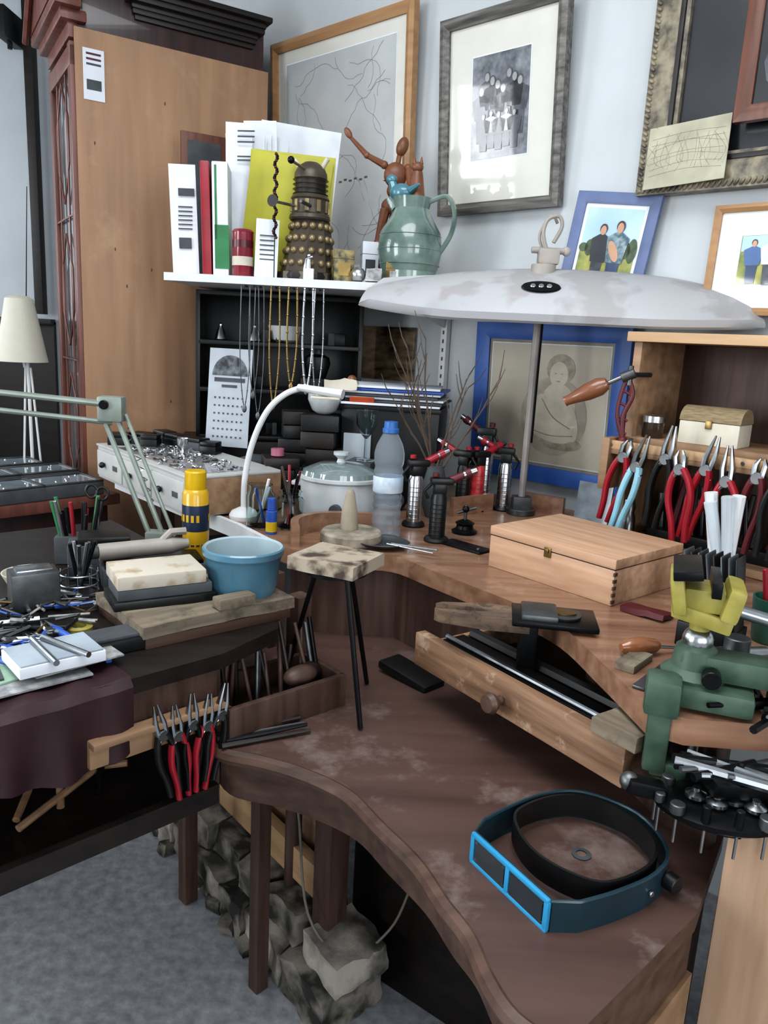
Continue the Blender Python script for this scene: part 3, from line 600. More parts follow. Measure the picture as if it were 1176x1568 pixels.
b.rough((0,0,.281),(.125,.115,.022),mat('charred_block','#968b7a',.9,c2='#3f342b',scale=26,lo=.46,hi=.62,detail=10,bump=.5),div=.012,amp=.0015,rot=(0,0,-.45)); b.box((0,0,.2715),(.118,.108,.006),slate,rot=(0,0,-.45))
b.done((-.076,1.262,.80))
vt=mat('visor_plastic','#1c323b',.35,var=.1); vl=mat('visor_frame','#2f88b0',.35,var=.08)
b=B('magnifier_visor')
pl=[(-.115,-.075),(-.115,.075)]+[(p.x,p.y) for p in cr([(-.085,.092,0),(-.03,.1,0),(.04,.1,0),(.095,.075,0),(.125,0,0),(.095,-.075,0),(.04,-.1,0),(-.03,-.1,0),(-.085,-.092,0)],5)]
pl.append(pl[0]); b.ribbon(pl,.0,.042,.004,vt)
b.tube([(x,y,.042) for x,y in pl[:-1]],.0028,vt,closed=True,seg=6)
inn=[(p.x,p.y) for p in cr([(-.06,.05,0),(-.03,.085,0),(.04,.088,0),(.09,.06,0),(.108,0,0),(.09,-.06,0),(.04,-.088,0),(-.03,-.085,0),(-.06,-.05,0),(-.072,0,0)],5,True)]
inn.append(inn[0]); b.ribbon(inn,.012,.046,.004,black)
b.M=Matrix.Translation((-.119,0,.022))@Matrix.Rotation(radians(90),4,'Z')
for z in(-.02,.02): b.box((0,0,z),(.15,.006,.007),vl)
for x in(-.072,0,.072): b.box((x,0,0),(.008,.006,.04),vl)
for x in(-.036,.036):
    b.box((x,.001,0),(.06,.002,.034),mat('lens_glass','#3a4a52',.03,coat=1,trans=.6),bev=0)
    for dx,dz in((-.028,-.013),(.028,-.013),(-.028,.013),(.028,.013)): b.cyl((x+dx,-.004,dz),(x+dx,.002,dz),.0025,silver,seg=8)
for x in(-.06,.06): b.box((x,-.005,0),(.012,.006,.02),vl)
b.M=Matrix.Identity(4)
b.cyl((.07,-.098,.022),(.07,-.115,.022),.012,black); b.cyl((.03,-.104,.02),(.03,-.108,.02),.004,silver)
b.done((.268,.876,.80),32,scale=.94)
b=B('steel_washer'); b.lathe([(.007,0),(.013,.0),(.013,.0015),(.007,.002),(.007,0)],slate); b.done((.285,.90,.80))
# ---------------------------------------------------------------- vise
b=B('bench_vise')
b.box((.02,0,.02),(.11,.10,.03),vgreen,bev=.008)
b.box((-.035,-.045,-.035),(.030,.04,.10),vgreen,bev=.006); b.box((-.035,-.045,.02),(.045,.05,.05),vgreen,bev=.008); b.box((0,-.045,-.08),(.08,.035,.02),vgreen,bev=.004); b.cyl((.01,-.045,-.12),(.01,-.045,-.02),.007,steel); b.cyl((-.03,-.045,-.115),(.04,-.045,-.115),.004,steel)
b.lathe([(.040,0),(.042,.01),(.03,.02),(.026,.045),(.02,.05)],vgreen,(0,0,.03)); b.box((.045,0,.055),(.13,.05,.035),vgreen,bev=.010); b.box((.11,0,.035),(.03,.07,.06),vgreen,bev=.008)
b.cyl((.02,-.03,.05),(.02,-.05,.05),.012,blackm)
b.sph((0,0,.085),.020,silver); b.cyl((0,0,.07),(0,0,.11),.013,vyel)
b.box((0,.005,.122),(.075,.07,.02),vyel,bev=.004,rot=(0,.2,0)); b.box((-.032,.005,.150),(.018,.09,.05),vyel,bev=.006,rot=(0,-.2,0)); b.box((.034,.005,.145),(.022,.08,.045),vyel,bev=.006,rot=(0,.2,0))
b.box((-.024,.005,.180),(.036,.098,.012),blackm,rot=(0,-.15,0)); b.box((.012,.005,.165),(.012,.09,.020),blackm,bev=.001); b.box((.0,.005,.145),(.05,.06,.03),vyel,bev=.004)
b.cyl((.02,.005,.135),(.11,.005,.12),.009,steel); b.cyl((.105,-.045,.12),(.105,.05,.115),.0045,steel); b.sph((.105,-.045,.12),.008,steel); b.sph((.105,.05,.115),.008,steel)
b.done((.425,.965,1.0),-20)
b=B('stake_rack')
b.lathe([(.055,0),(.06,.004),(.06,.010),(.05,.014),(0,.014)],blackm,sc=(1.3,.9)); b.box((.04,.02,.035),(.13,.05,.02),blackm,rot=(.1,.1,.3),bev=.004)
for i in range(13):
    a=2*pi*i/13; x,y_=.066*cos(a)*1.15,.047*sin(a); r_=U(.005,.010); b.cyl((x,y_,.01),(x,y_,.022+U(0,.012)),r_,random.choice([steeld,steeld,steel,blackm])); b.cyl((x,y_,-.03),(x,y_,.012),.0018,steel)
for i in range(4): b.lathe([(.009,.014),(.013,.018),(.013,.022),(.005,.026),(.005,.03)],steel,(-.03+.022*i,-.012*(i%2),0))
b.box((-.09,0,.02),(.05,.025,.02),blackm,rot=(0,.2,.2),bev=.005); b.sph((-.11,.0,.025),.012,steeld); b.cyl((.02,.03,.04),(.09,.05,.055),.009,steeld)
for i in range(12): b.tube([(U(-.06,.06),U(-.02,.04),.05),(U(-.06,.06),U(-.02,.04),.055)],U(.003,.007),random.choice([steeld,blackm,steel]))
b.box((.02,.0,-.012),(.03,.03,.024),blackm)
b.done((.432,.85,.905),-10)
b=B('drawer_pedestal')
b.box((.0,0,.45),(.10,.05,.90),pinez,bev=.004); b.box((.27,.06,.44),(.42,.14,.88),pinez,bev=.004)
for i in range(4):
    z=.12+i*.2; b.box((.29,-.02,z),(.38,.02,.17),pine,bev=.004); b.sph((.29,-.045,z),.016,pine)
b.done((.497,.835,0),-30)
b=B('tailstock_clamp'); b.cyl((-.04,0,.03),(.05,0,.03),.014,steel); b.cyl((0,0,.0),(0,0,.06),.018,steeld); b.cyl((-.06,.03,.02),(.02,.03,.025),.009,silver); b.sph((.03,-.03,.03),.014,steel); b.cyl((.03,-.03,0),(.03,-.03,.03),.009,steeld); b.lathe([(.03,0),(.032,.01),(.02,.014)],blackm); b.done((.52,1.05,1.0),10)
b=B('metal_parts_heap')
for i in range(90):
    x,y_=U(-.11,.11),U(-.085,.07); a=U(0,6.3); z=U(.004,.02); L_=U(.015,.06); b.tube([(x,y_,z),(x+L_*cos(a),y_+L_*sin(a)*.5,z+U(-.003,.01))],U(.002,.009),random.choice([steel,steeld,blackm,blackm,ebony]),seg=8)
b.done((.56,1.0,1.0),20)
b=B('needle_file_rack'); b.box((0,0,.02),(.09,.06,.04),blackm)
for i in range(8): b.box((-.035+i*.010,0,.085),(.0025,.045,.14),[slate,black,steeld][i%3],rot=(0,-.25+.02*i,0),bev=.001)
b.done((.53,1.16,1.0),-40)
b=B('plastic_tube_pot'); b.lathe([(.025,0),(.028,.004),(.032,.07),(.029,.07),(.026,.006),(0,.004)],plastic)
for i in range(4): b.tube([(U(-.01,.01),U(-.01,.01),.006),(U(-.045,.0),U(-.02,.02),.17+U(0,.06))],[.007,.011],plastic if i%2 else white,seg=10)
b.done((.60,1.29,1.0))
b=B('green_cup'); b.lathe([(.025,0),(.028,.004),(.034,.075),(.031,.075),(.026,.006),(0,.004)],mat('dark_green_cup','#2a5246',.35)); b.cyl((0,0,.01),(.02,.01,.13),.004,steel); b.cyl((0,.01,.01),(-.02,.01,.12),.004,red); b.done((.645,1.20,1.0))
b=B('burnisher'); b.lathe([(.006,0),(.012,.01),(.015,.035),(.010,.06),(.006,.066)],mat('orange_handle','#7f5030',.3,coat=.6),(0,0,.015),(0,pi/2,0)); b.tube([(.06,0,.013),(.13,.0,.006)],[.003,.002],steel); b.done((.37,1.10,1.0),15)
b=B('metal_file'); b.box((0,0,.003),(.12,.018,.005),steeld); b.box((.02,.04,.006),(.07,.03,.012),slabw); b.done((.40,1.03,1.0),50)
b=B('red_cloth'); b.rough((0,0,.006),(.08,.04,.010),redd,div=.01,amp=.006); b.done((.475,1.30,1.0),-45)
# ---------------------------------------------------------------- tool cabinet
b=B('tool_cabinet'); CW=.62
b.box((CW/2,.10,.49),(CW+.03,.24,.022),pine); b.box((.01,.10,.24),(.02,.22,.478),pined); b.box((CW-.01,.10,.24),(.02,.22,.478),pined)
b.box((CW/2,.205,.24),(CW,.012,.478),brown); b.box((CW/2,.10,.255),(CW,.22,.018),pined); b.box((CW/2,-.03,.235),(CW+.04,.06,.022),pined); b.box((CW/2,-.055,.245),(CW+.04,.012,.02),pine)
b.box((-.01,-.03,.2),(.02,.08,.12),pined); b.box((CW/2,.1,.01),(CW,.22,.018),pined)
for x in(.0,.15,.30,.45,.60): b.cyl((x,-.0615,.245),(x,-.063,.245),.004,steeld,seg=8)
b.done((.560,1.815,1.0),WA-4)
CR=Matrix.Translation((.560,1.815,1.0))@Matrix.Rotation(radians(WA-4),4,'Z')
def C(x,y,z): v=CR@Vector((x,y,z)); return tuple(v)
def pliers(loc,hm,s=1,rot=None,rz=0,name='pliers',cutter=False,op=1):
    b=B(name)
    for q in(-1,1):
        b.tube([(q*.006,0,0),(q*.007,0,.02),(q*.003,0,.055 if not cutter else .03)],[.007,.0065,.002],steel,seg=8,flat=.7)
        b.tube(cr([(-q*.005,q*.001,.002),(-q*(.004+.012*op),0,-.02),(-q*(.004+.016*op),0,-.05),(-q*(.003+.010*op),0,-.085),(-q*(.003+.008*op),0,-.115)],4),[.0072,.0062],hm,seg=10,flat=.8)
        b.tube([(q*.004,0,.004),(-q*.011,0,-.013)],[.007,.006],steel,seg=8,flat=.7)
    b.cyl((0,-.007,0),(0,.007,0),.0095,steeld,seg=14)
    return b.done(loc,rz,rot,s)
for i,(x,m_,tl,dz,op) in enumerate([(.045,red,.22,0,.7),(.085,ltblue,.25,-.015,.4),(.145,black,.12,.01,.7),(.185,red,-.10,-.005,.9),(.235,red,.20,.0,.5),(.285,red,-.05,-.015,.9),(.34,redd,.1,0,.6),(.39,black,.1,0,.8)]):
    pliers(C(x,-.078-.012*(i%2),.222+dz),m_,1.35,rot=(0,tl,radians(WA-4)),op=op,cutter=(i%3==0))
b=B('small_jar'); b.lathe([(.022,0),(.024,.003),(.024,.035),(.022,.037)],jf); b.lathe([(.025,.036),(.025,.05),(.02,.052),(0,.052)],silver); b.done(C(.055,.02,.264))
b=B('wooden_chest'); b.box((0,0,.025),(.13,.08,.05),cream,bev=.003)
b.prism([(.04*cos(a),.032*sin(a)) for a in [pi*k/12 for k in range(13)]],-.066,.066,mat('straw_lid','#85765c',.8,c2='#6b5c42',scale=50,stretch=(1,8,8)),M=Matrix.Translation((0,0,.051))@Matrix.Rotation(pi/2,4,'Z')@Matrix.Rotation(pi/2,4,'X'))
b.box((0,-.042,.045),(.014,.004,.018),brass); b.done(C(.19,.04,.264),WA)
b=B('steel_shaker'); b.lathe([(.017,0),(.018,.004),(.018,.05),(.013,.065),(.016,.075),(.012,.095),(0,.1)],steel); b.done(C(.03,.0,.0195))
b=B('dark_card'); b.box((0,0,.07),(.09,.004,.14),mat('dark_print','#222a34',.3,c2='#45525c',scale=30,coat=.5),rot=(-.15,0,0),bev=0); b.done(C(-.055,-.02,.0),WA)
b=B('hand_tool_rack')
for i in range(20):
    x=.04+i*.0145; b.cyl((x,U(-.01,.02),.02),(x+U(-.02,.02),.02,.12+U(-.02,.05)),U(.004,.008),random.choice([blackm,steeld,ebony,redd,black]))
b.box((.18,0,.015),(.32,.05,.03),black); b.done(C(.04,.06,.0195),WA-4)
b=B('crystal_dish'); b.lathe([(.02,0),(.035,.02),(.042,.032),(.038,.032),(.02,.005),(0,.004)],jf); b.done((.53,1.72,1.0))
b=B('hand_crank_tool'); hw=mat('handle_wood','#70462f',.35,coat=.4,var=.1)
b.M=Euler((0,radians(-118),0)).to_matrix().to_4x4()
b.lathe([(.006,-.05),(.014,-.047),(.021,-.03),(.020,.0),(.014,.03),(.011,.05),(.012,.055)],hw)
b.cyl((0,0,-.05),(0,0,-.085),.005,steel); b.M=Matrix.Identity(4)
b.cyl((.072,0,.036),(.10,0,.05),.012,steeld); b.cyl((.09,0,.02),(.09,0,.065),.006,steeld)
b.tube(cr([(.085,0,.04),(.10,0,.0),(.085,0,-.05),(.09,0,-.105)],5),.0055,redd); b.tube(cr([(.085,0,.04),(.075,0,-.0),(.072,0,-.05),(.09,0,-.105)],5),.0045,redd)
for z in(.01,-.02,-.05,-.08): b.tube([(.076,0,z),(.096,0,z-.01)],.003,redd)
b.sph((.09,0,-.105),.011,redd); b.cyl((.09,0,-.105),(.11,0.02,-.105),.006,steel); b.tube([(.09,0,.045),(.13,.08,.045)],.006,steeld)
b.done((.455,1.80,1.36),-20)
# ---------------------------------------------------------------- back-left bench
b=B('drawer_unit'); U_=.62
b.box((U_/2,.13,.05),(U_,.26,.096),whited,bev=.002); b.box((U_/2,.13,.1),(U_+.008,.268,.006),whited)
for i in range(3):
    x=.11+i*.2; b.box((x,-.004,.05),(.19,.01,.075),whited,bev=.003); b.sph((x-.03,-.018,.05),.009,black,seg=10); b.box((x+.05,-.010,.05),(.03,.003,.014),slate,bev=.001)
b.box((U_+.002,.13,.05),(.006,.255,.09),pined)
b.done((-.873,2.30,1.003),-50)
DR=Matrix.Translation((-.873,2.30,1.106))@Matrix.Rotation(radians(-50),4,'Z')
def D_(x,y,z=0): return tuple(DR@Vector((x,y,z)))
b=B('silver_trinkets')
for i in range(70):
    x,y_=U(.12,.60),U(.01,.20); r_=U(.005,.011)
    b.tube([(x+r_*cos(a),y_+r_*sin(a),.004+.002*sin(a*2+i)) for a in [2*pi*k/12 for k in range(12)]],.0018,silver if i%3 else steeld,seg=5,closed=True)
b.box((.35,.1,.0012),(.48,.17,.0024),plt); b.done(D_(0,0,-.0002),-50)
for i,(x,y_,sx,m_) in enumerate([(.03,.20,.08,black),(.12,.20,.07,black),(.20,.215,.09,slate),(.05,.12,.07,slate),(.30,.22,.05,black),(.11,.12,.05,black),(.04,.05,.06,black)]):
    b=B('ring_box'); b.box((0,0,.012),(sx,.05,.024),m_,bev=.003); b.box((0,0,.03),(sx*.98,.048,.012),black,bev=.004); b.done(D_(x,y_,.0),-50+10*i)
b=B('trophy_cup'); b.lathe([(.015,0),(.015,.004),(.005,.01),(.004,.02),(.014,.032),(.016,.05),(.014,.05),(.01,.035),(0,.03)],silver); b.done(D_(.33,.12,.003))
b=B('desk_calendar'); b.M=Euler((-.12,0,0)).to_matrix().to_4x4()
calp=mat('calendar_paper','#a2a8ae',.8,var=.05); cald=mat('calendar_photo','#2c2f33',.7,c2='#6a6e74',scale=50)
b.box((0,0,.15),(.14,.003,.30),calp,bev=0)
b.prism([(.058*cos(a),.062*sin(a)) for a in [pi*k/14 for k in range(15)]],.0,.001,cald,M=Matrix.Translation((0,-.002,.218))@Matrix.Rotation(pi/2,4,'X'))
b.box((0,-.003,.205),(.10,.001,.012),slate,bev=0); b.box((0,-.003,.186),(.05,.001,.008),slate,bev=0)
for r_ in range(6):
    for c_ in range(7): b.box((-.045+c_*.015,-.003,.03+r_*.024),(.005,.001,.005),slate,bev=0)
b.M=Matrix.Identity(4); b.box((0,.04,.06),(.02,.004,.12),calp,rot=(.3,0,0),bev=.001); b.done((-.50,2.37,1.106),-12)
b=B('gooseneck_lamp'); b.lathe([(.035,0),(.036,.01),(.03,.02),(.01,.03)],white)
b.tube(cr([(0,0,.02),(.002,0,.10),(.02,0,.19),(.055,0,.27),(.10,0,.315),(.15,0,.335)],6),.0075,white,seg=10)
b.tube([(.13,0,.332),(.24,-.01,.322)],[.014,.020],white,seg=14,flat=.6); b.box((.20,-.01,.312),(.07,.03,.006),cream); b.done((-.35,1.87,1.0),-5)
b=B('pearl_bowl'); b.lathe([(.02,0),(.035,.01),(.048,.04),(.047,.06),(.05,.064),(.044,.064),(.03,.01),(0,.006)],mat('pearl_glaze','#a5a8a8',.25,coat=.5)); b.done((-.185,2.20,1.24))
for (loc,n_,sx,hh) in [((-.185,2.20,1.0),5,.11,.048),((-.30,2.10,1.0),4,.10,.032),((-.06,2.12,1.0),3,.08,.042),((-.27,2.27,1.0),6,.09,.04),((-.12,2.32,1.0),5,.12,.05),((-.38,2.22,1.0),3,.08,.035)]:
    b=B('jewellery_box_stack')
    for i in range(n_): b.box((U(-.01,.01),0,i*hh+hh*.49),(sx*U(.85,1.1),.09,hh*.96),random.choice([black,slate,black,ebony,mat('bottle_green','#1a2e27',.4)]),bev=.004,rot=(0,0,U(-.3,.3)))
    b.done(loc)
b=B('pink_tape_roll'); b.lathe([(.008,0),(.018,.001),(.018,.02),(.008,.021),(.008,0)],mat('pink','#96586c',.5)); b.done((-.30,2.09,1.129))
b=B('file_crate'); b.box((0,0,.13),(.27,.2,.26),black,bev=.005,taper=1.05); b.box((0,0,.265),(.29,.22,.012),black)
for i in range(7): b.box((U(-.01,.01),U(-.01,.01),.276+i*.008),(.28,.21,.006),[paper,slate,paper,slate,paper,blue,paper][i],bev=.001,rot=(0,0,U(-.12,.12)))
b.box((-.08,-.115,.285),(.07,.004,.02),mat('orange_strip','#a84a28',.5),rot=(.4,0,.1)); b.box((-.09,-.108,.13),(.08,.004,.12),plastic)
b.done((.02,2.28,1.0),-10)
b=B('shell_ornament'); b.rough((0,0,.018),(.09,.05,.03),cream,div=.012,amp=.012); b.sph((.03,0,.035),.014,skin_w); b.done((-.14,2.2,1.304))
b=B('wine_glass'); b.lathe([(.028,0),(.026,.003),(.004,.006),(.0035,.06),(.012,.07),(.028,.10),(.03,.14),(.028,.14),(.026,.1),(.01,.072),(0,.07)],jf); b.done((-.06,2.11,1.126))
b=B('dried_twigs'); twm=mat('twig_bark','#4f4238',.8)
b.lathe([(.02,0),(.03,.03),(.035,.08),(.022,.13),(.024,.14),(.018,.14),(.018,.1),(0,.01)],slate)
rr=random.Random(5)
for i in range(9):
    a=rr.uniform(0,6.3); sp=rr.uniform(.2,.75); L_=rr.uniform(.24,.38); p=Vector((0,0,.10)); d=Vector((cos(a)*sp,sin(a)*sp*.6,1)).normalized(); pts=[p.copy()]
    for k_ in range(7):
        d=(d+Vector((rr.uniform(-.15,.15),rr.uniform(-.15,.15),rr.uniform(-.05,.1)))).normalized(); p=p+d*L_/7; pts.append(p.copy())
        if k_>1:
            q=(d+Vector((rr.uniform(-.9,.9),rr.uniform(-.6,.6),.2))).normalized(); b.tube([p,p+q*.035,p+q*.06+Vector((0,0,.015))],[.0018,.0008],twm,seg=5)
    b.tube(pts,[.0035,.0012],twm,seg=6)
b.done((.13,2.0,1.0))
b=B('wire_reel'); b.cyl((0,-.012,.03),(0,.012,.03),.03,blackm); b.cyl((0,-.014,.03),(0,-.012,.03),.02,steeld); b.done((.03,2.06,1.0),20)
b=B('white_pot'); b.lathe([(.025,0),(.045,.01),(.055,.05),(.056,.055),(.05,.055),(.04,.01),(0,.008)],white); b.done((-.36,2.62,1.4275))
for x in(-.56,-.45):
    b=B('silver_bell'); b.lathe([(.018,0),(.02,.003),(.013,.03),(.006,.04),(.006,.05),(0,.055)],silver); b.done((x,2.56,1.4275))
b=B('jewellery_bust'); b.lathe([(.03,0),(.035,.005),(.02,.015),(.03,.04),(.045,.09),(.04,.11),(.02,.12),(.018,.135),(.02,.15),(0,.155)],black,sc=(1,.6)); b.done((-.25,2.62,1.277))
# ---------------------------------------------------------------- left desk objects
b=B('gas_canister'); cy_=mat('canister_yellow','#b58f18',.35,var=.04,coat=.4); nv=mat('canister_navy','#1f2b40',.35)
b.lathe([(.026,0),(.028,.004),(.028,.165),(.024,.172),(.02,.176)],cy_)
b.lathe([(.0283,.085),(.0284,.086),(.0284,.140),(.0283,.141)],nv,cap=False)
for a in range(16):
    if a%8<6: b.box((.0286*cos(a*.393),.0286*sin(a*.393),.113),(.001,.006,.015),cy_,rot=(0,0,a*.393),bev=0)
    b.box((.0286*cos(a*.393),.0286*sin(a*.393),.055),(.001,.007,.003),nv,rot=(0,0,a*.393),bev=0)
b.lathe([(.022,.172),(.0225,.174),(.0225,.21),(.02,.213),(0,.213)],mat('canister_cap','#b8960f',.35)); b.done((-.402,1.60,.951))
cer=mat('blue_stoneware','#4a7082',.3,coat=.5,var=.08); ceri=mat('bowl_inside','#93a3a8',.3,coat=.5,var=.05)
b=B('ramekin_bowl'); b.lathe([(.05,0),(.057,.004),(.062,.02),(.069,.07),(.071,.074),(.074,.078),(.074,.088),(.071,.0905)],cer,seg=40,cap=False); b.lathe([(.071,.0905),(.0665,.088),(.064,.06),(.056,.015),(0,.012)],ceri,seg=40,cap=False); b.lathe([(0,0.0),(.05,0)],cer,seg=40,cap=False); b.done((-.252,1.350,.984))
b=B('sharpening_stone'); b.box((0,0,.008),(.175,.095,.016),black,bev=.003); b.box((0,0,.025),(.16,.085,.018),slate,bev=.002); b.box((-.005,.01,.046),(.15,.105,.024),mat('stone_block','#b0a89a',.8,c2='#85704f',scale=20,lo=.5,hi=.68,detail=8),bev=.003); b.done((-.385,1.285,.989),30)
b=B('black_stone_tray'); b.box((0,0,.01),(.19,.07,.02),black,bev=.002); b.box((0,.0,.022),(.17,.05,.006),slate); b.done((-.405,1.165,.951),40)
b=B('cork_pad'); b.box((0,0,.012),(.07,.03,.02),slabw,bev=.004); b.done((-.25,1.26,.989),40)
b=B('black_cutting_block'); b.box((0,0,.035),(.12,.08,.07),slate,bev=.004); b.box((.01,.0,.078),(.10,.07,.016),black,bev=.003); b.done((-.58,1.52,.951),20)
b=B('handpiece'); b.tube([(-.09,0,.018),(.05,0,.022)],.017,cl,seg=18); b.tube([(.05,0,.022),(.085,0,.024)],[.017,.010],cl,seg=18); b.cyl((-.09,0,.018),(-.11,0,.017),.012,slate); b.tube([(.03,0,.03),(.05,.0,.05),(.08,0,.05)],.008,cl); b.done((-.475,1.49,1.0),28)
b=B('grey_tool_case'); b.box((0,0,.02),(.20,.09,.04),slate,bev=.004); b.box((0,0,.044),(.19,.085,.008),blackm,bev=.002); b.done((-.465,1.50,.951),25)
b=B('pen_stand'); b.box((0,0,.03),(.09,.055,.06),slate,bev=.004)
cols=[black,green,black,red,blackm,black,black,steel,black,green,slate]
for i in range(18):
    x,y_=U(-.035,.035),U(-.018,.018); b.cyl((x,y_,.05),(x*1.5,y_*1.5,.11+U(0,.04)),.0042,cols[i%11],seg=10)
b.tube([(.03+.012*cos(a),.0,.155+.014*sin(a)) for a in [2*pi*k/14 for k in range(14)]],.003,black,closed=True); b.tube([(.052+.012*cos(a),.0,.150+.014*sin(a)) for a in [2*pi*k/14 for k in range(14)]],.003,black,closed=True); b.tube([(.04,0,.14),(.04,0,.06)],.003,steel)
b.done((-.655,1.60,.951),10)
gm=mat('lamp_green_grey','#7d857d',.4,.2)
b=B('anglepoise_lamp'); b.box((0,0,.03),(.05,.04,.06),gm); b.lathe([(.04,0),(.04,.01),(.02,.02)],gm)
e=Vector((-.115,.02,.335))
for o_ in(-.020,.010): b.tube([(o_+.0,0,.05),(e.x+o_,e.y,e.z)],.006,gm)
for o_ in(-.012,.012): b.tube([(e.x,e.y+o_,e.z),(-.50,-.10,.37)],.006,gm)
b.tube([(.035,.0,.05),(e.x+.04,e.y,e.z-.02)],.0045,gm); b.tube([(e.x+.01,e.y,e.z-.04),(-.50,-.10,.335)],.006,gm)
b.box((e.x+.01,e.y,e.z-.01),(.055,.035,.055),gm,bev=.006); b.cyl((e.x,e.y-.025,e.z),(e.x,e.y+.025,e.z),.010,blackm)
pts=[(e.x+.03+.055*k_/30+.01*cos(k_*1.6),e.y+.03+.006*sin(k_*1.6),e.z-.05-.18*k_/30) for k_ in range(31)]; b.tube(pts,.0013,steel,seg=4)
b.lathe([(.02,.0),(.03,-.02),(.07,-.09),(.068,-.09),(.028,-.02)],gm,(-.53,-.10,.37),cap=False); b.sph((-.53,-.10,.37),.025,gm)
b.done((-.50,1.66,.951),0)
b=B('cream_dish'); b.lathe([(.025,0),(.04,.01),(.05,.03),(.047,.03),(.035,.01),(0,.006)],cream); b.done((-.68,1.42,.951))
b=B('steel_block'); b.box((0,0,.035),(.08,.055,.07),steeld,bev=.004); b.box((0,0,.072),(.06,.04,.006),steel); b.done((-.62,1.31,.951),35)
b=B('wire_basket') 
for z in(.003,.02,.04): b.tube([(.035*cos(a),.035*sin(a),z) for a in [2*pi*k/20 for k in range(20)]],.0015,steel,closed=True,seg=5)
for k_ in range(10): a=2*pi*k_/10; b.cyl((.035*cos(a),.035*sin(a),0),(.035*cos(a),.035*sin(a),.045),.0012,steel,seg=5)
for i in range(8): b.cyl((0,0,.005),(U(-.03,.03),U(-.03,.03),.10),.004,random.choice([steel,steeld,blackm]),seg=8)
b.done((-.575,1.40,.951))
b=B('leather_apron'); clm=mat('maroon_leather','#2c161b',.6,var=.2,bump=.3)
ed=Vector((.7071,.7071)); nx,nz=18,12; vs=[];fs=[]
for i in range(nx+1):
    for j in range(nz+1):
        s_=i/nx*.20; p=Vector((-.50,.90))+ed*s_
        if j<4: q=p+Vector((-.7071,.7071))*(.03*(3-j)); z=.953+.002*sin(i+j)
        else: q=p+Vector((.7071,-.7071))*(.012+.006*sin(i*.9)*(j-3)/6); z=.953-(j-3)*.012-.02*sin(i/nx*3)*(j-3)/9
        vs.append((q.x,q.y,z))
for i in range(nx):
    for j in range(nz): fs.append((i*(nz+1)+j,(i+1)*(nz+1)+j,(i+1)*(nz+1)+j+1,i*(nz+1)+j+1))
b.add(vs,fs,clm); b.done()
b=B('sketch_papers')
for i,(x,y_,a,sx,sy) in enumerate([(-.50,1.02,.75,.15,.11),(-.56,.99,1.0,.13,.09),(-.61,1.02,.6,.12,.16),(-.455,1.065,.8,.13,.08)]): b.box((x,y_,.9585+.003*i),(sx,sy,.0025),[plt,mat('green_edge_card','#8fa896',.6),slate,plt][i],rot=(0,0,a),bev=0)
b.done()
b=B('notebook'); b.box((0,0,.008),(.12,.085,.016),paper,bev=.001); b.box((0,0,.0175),(.115,.08,.002),mat('notebook_cover','#9aa3ab',.6,c2='#868f98',scale=12),bev=0); b.done((-.47,1.045,.971),42)
for i,(x,y_,a,m_) in enumerate([(-.62,1.13,.9,blue),(-.57,1.12,.3,black),(-.66,1.2,1.5,steel),(-.53,1.17,2.2,blue),(-.58,1.09,2.6,blue),(-.60,1.07,1.9,steeld)]):
    pliers((x,y_,.962),m_,1.0,rot=(pi/2,0,a+1.57))
for i,(x,y_,a,m_) in enumerate([(-.46,1.12,1.9,blue),(-.52,1.10,2.3,silver),(-.47,1.17,.8,steel),(-.62,1.22,.5,steel),(-.46,1.05,2.6,steel),(-.48,1.03,2.3,steel),(-.43,1.14,2.0,blue),(-.56,1.20,.2,blackm)]):
    b=B('craft_knife'); b.tube([(-.06,0,.004),(.045,0,.004)],[.0045,.005],m_,seg=10); b.tube([(.045,0,.004),(.075,0,.003)],[.003,.0005],steel,seg=6,flat=.3); b.done((x,y_,.952 if i not in(4,5) else .990),math.degrees(a))
b=B('small_tools_heap')
for i in range(130):
    x,y_=U(-.13,.14),U(-.14,.14); a=U(0,6.3); L_=U(.015,.07); b.tube([(x,y_,.004+.012*random.random()),(x+L_*cos(a),y_+L_*sin(a),.004+.012*random.random())],U(.0012,.004),random.choice([steel,steeld,blackm,steeld,brass,plt,black,blue]),seg=6)
b.done((-.60,1.22,.953))
b=B('yellow_tape'); b.lathe([(.012,0),(.022,.001),(.022,.008),(.012,.009),(.012,0)],vyel); b.done((-.50,1.21,.951))
b=B('pliers_rail'); b.box((0,0,0),(.22,.014,.045),pined,bev=.003); b.box((0,-.012,.018),(.22,.02,.01),pined); b.done((-.325,1.065,.855),45)
for i in range(5):
    x=-.315+i*.018; pliers((x,1.05+i*.018,.858-.01*(i%2)),[black,red,blackm,red,black][i],.95,rot=(0,.10*(i-2),radians(45)),op=.7)
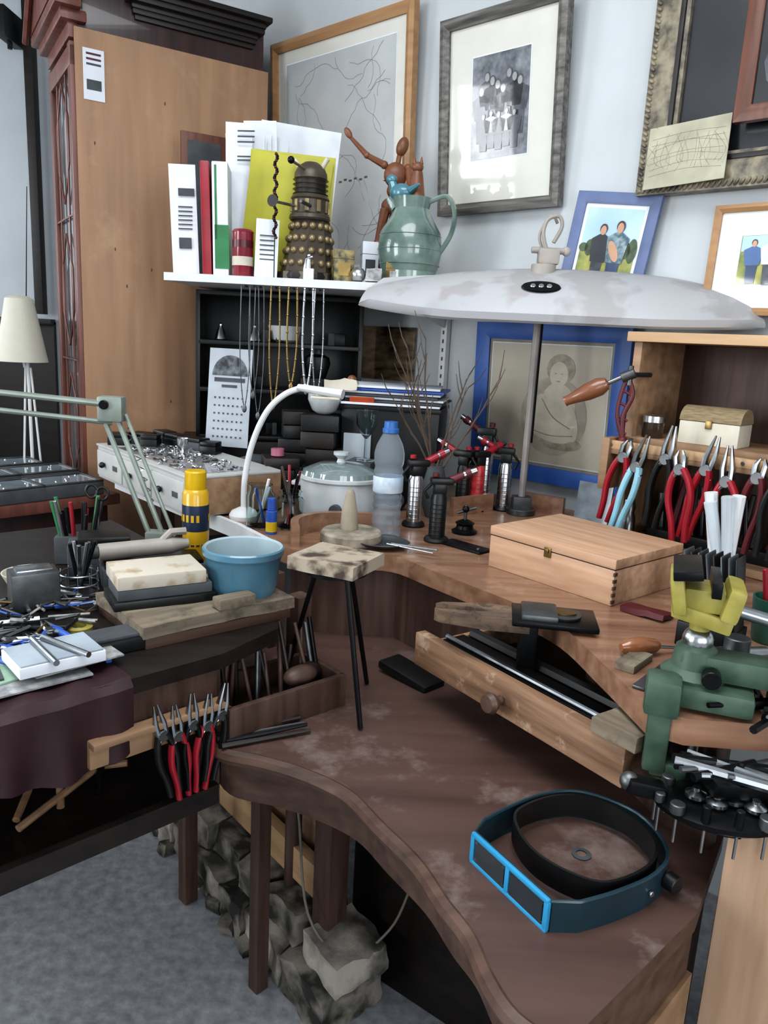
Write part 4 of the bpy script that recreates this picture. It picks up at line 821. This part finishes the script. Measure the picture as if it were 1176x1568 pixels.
# ---------------------------------------------------------------- far left background
b=B('dark_display_table'); b.box((0,0,.45),(1.0,.75,.90),mahog,bev=.006); b.box((0,0,.92),(1.06,.80,.035),mahogr,bev=.006)
for x in(.15,.38): b.box((x,-.378,.78),(.2,.01,.12),mahogr,bev=.003); b.sph((x,-.39,.78),.01,brass)
b.done((-1.49,2.26,0),47.8)
glc=mat('case_glass','#8b99a1',.06,coat=1,c2='#6c7a82',scale=5)
for i,(x,y_,rz) in enumerate([(-1.00,2.34,48),(-1.14,2.50,46),(-1.12,2.20,50),(-1.27,2.36,47),(-1.30,2.60,44)]):
    b=B('jewellery_display_case'); b.box((0,0,.02),(.19,.15,.04),slate,bev=.003); b.box((0,0,.041),(.17,.13,.002),glc,bev=0)
    for q in(-1,1): b.box((q*.09,0,.043),(.008,.15,.006),steeld); b.box((0,q*.071,.043),(.19,.008,.006),steeld)
    for j in range(6): b.sph((U(-.07,.07),U(-.05,.05),.042),.004,silver,seg=6)
    b.done((x,y_,.9385),rz)
sh_=mat('cream_shade','#b5b2a4',.5,var=.03)
b=B('cone_shade_lamp'); b.lathe([(.05,0),(.05,.012),(.01,.02)],white); b.tube([(0,0,.01),(0,0,.42)],.006,white)
for x in(-.03,.03): b.tube([(x,0,.02),(x*.3,0,.36)],.004,white)
b.lathe([(.028,.60),(.045,.59),(.085,.38),(.083,.38),(.04,.585),(.0,.595)],sh_,(-.02,0,0),seg=32); b.tube([(-.01,0,.36),(-.02,0,.42)],.006,white); b.done((-1.26,2.70,.938))
b=B('fishing_rod'); b.tube([(0,0,0),(.07,.1,2.1)],[.006,.002],blackm); b.done((-1.90,3.9,0))
b=B('black_wall_bracket'); b.box((0,0,0),(.05,.2,.14),black); b.cyl((0,0,-.02),(0,0,-.10),.012,black); b.done((-2.02,4.3,2.9))
b=B('ceiling_beam'); b.box((0,0,0),(.10,1.0,.14),white,bev=.004); b.box((.07,0,.03),(.05,1.0,.06),white,bev=.004); b.done(W(1.5,3.02,.5),WA)
b=B('power_cable'); cb=mat('cable','#6b655e',.5)
b.tube(cr([(-.20,1.60,.55),(-.16,1.56,.40),(-.12,1.45,.22),(-.03,1.42,.14),(.06,1.44,.20),(.10,1.45,.3)],6),.003,cb); b.done()
# ---------------------------------------------------------------- camera
cam=bpy.data.cameras.new('camera'); co=bpy.data.objects.new('camera',cam); bpy.context.collection.objects.link(co)
co.location=(0,0,1.45)
co.rotation_euler=(Matrix.Rotation(radians(77.5),3,'X')@Matrix.Rotation(radians(3),3,'Z')).to_euler()
cam.sensor_fit='VERTICAL'; cam.sensor_height=36; cam.lens=27.03; cam.clip_start=.05
bpy.context.scene.camera=co
vs_=bpy.context.scene.view_settings; vs_.view_transform='Standard'; vs_.exposure=.05
try: vs_.look='Medium High Contrast'
except Exception: pass
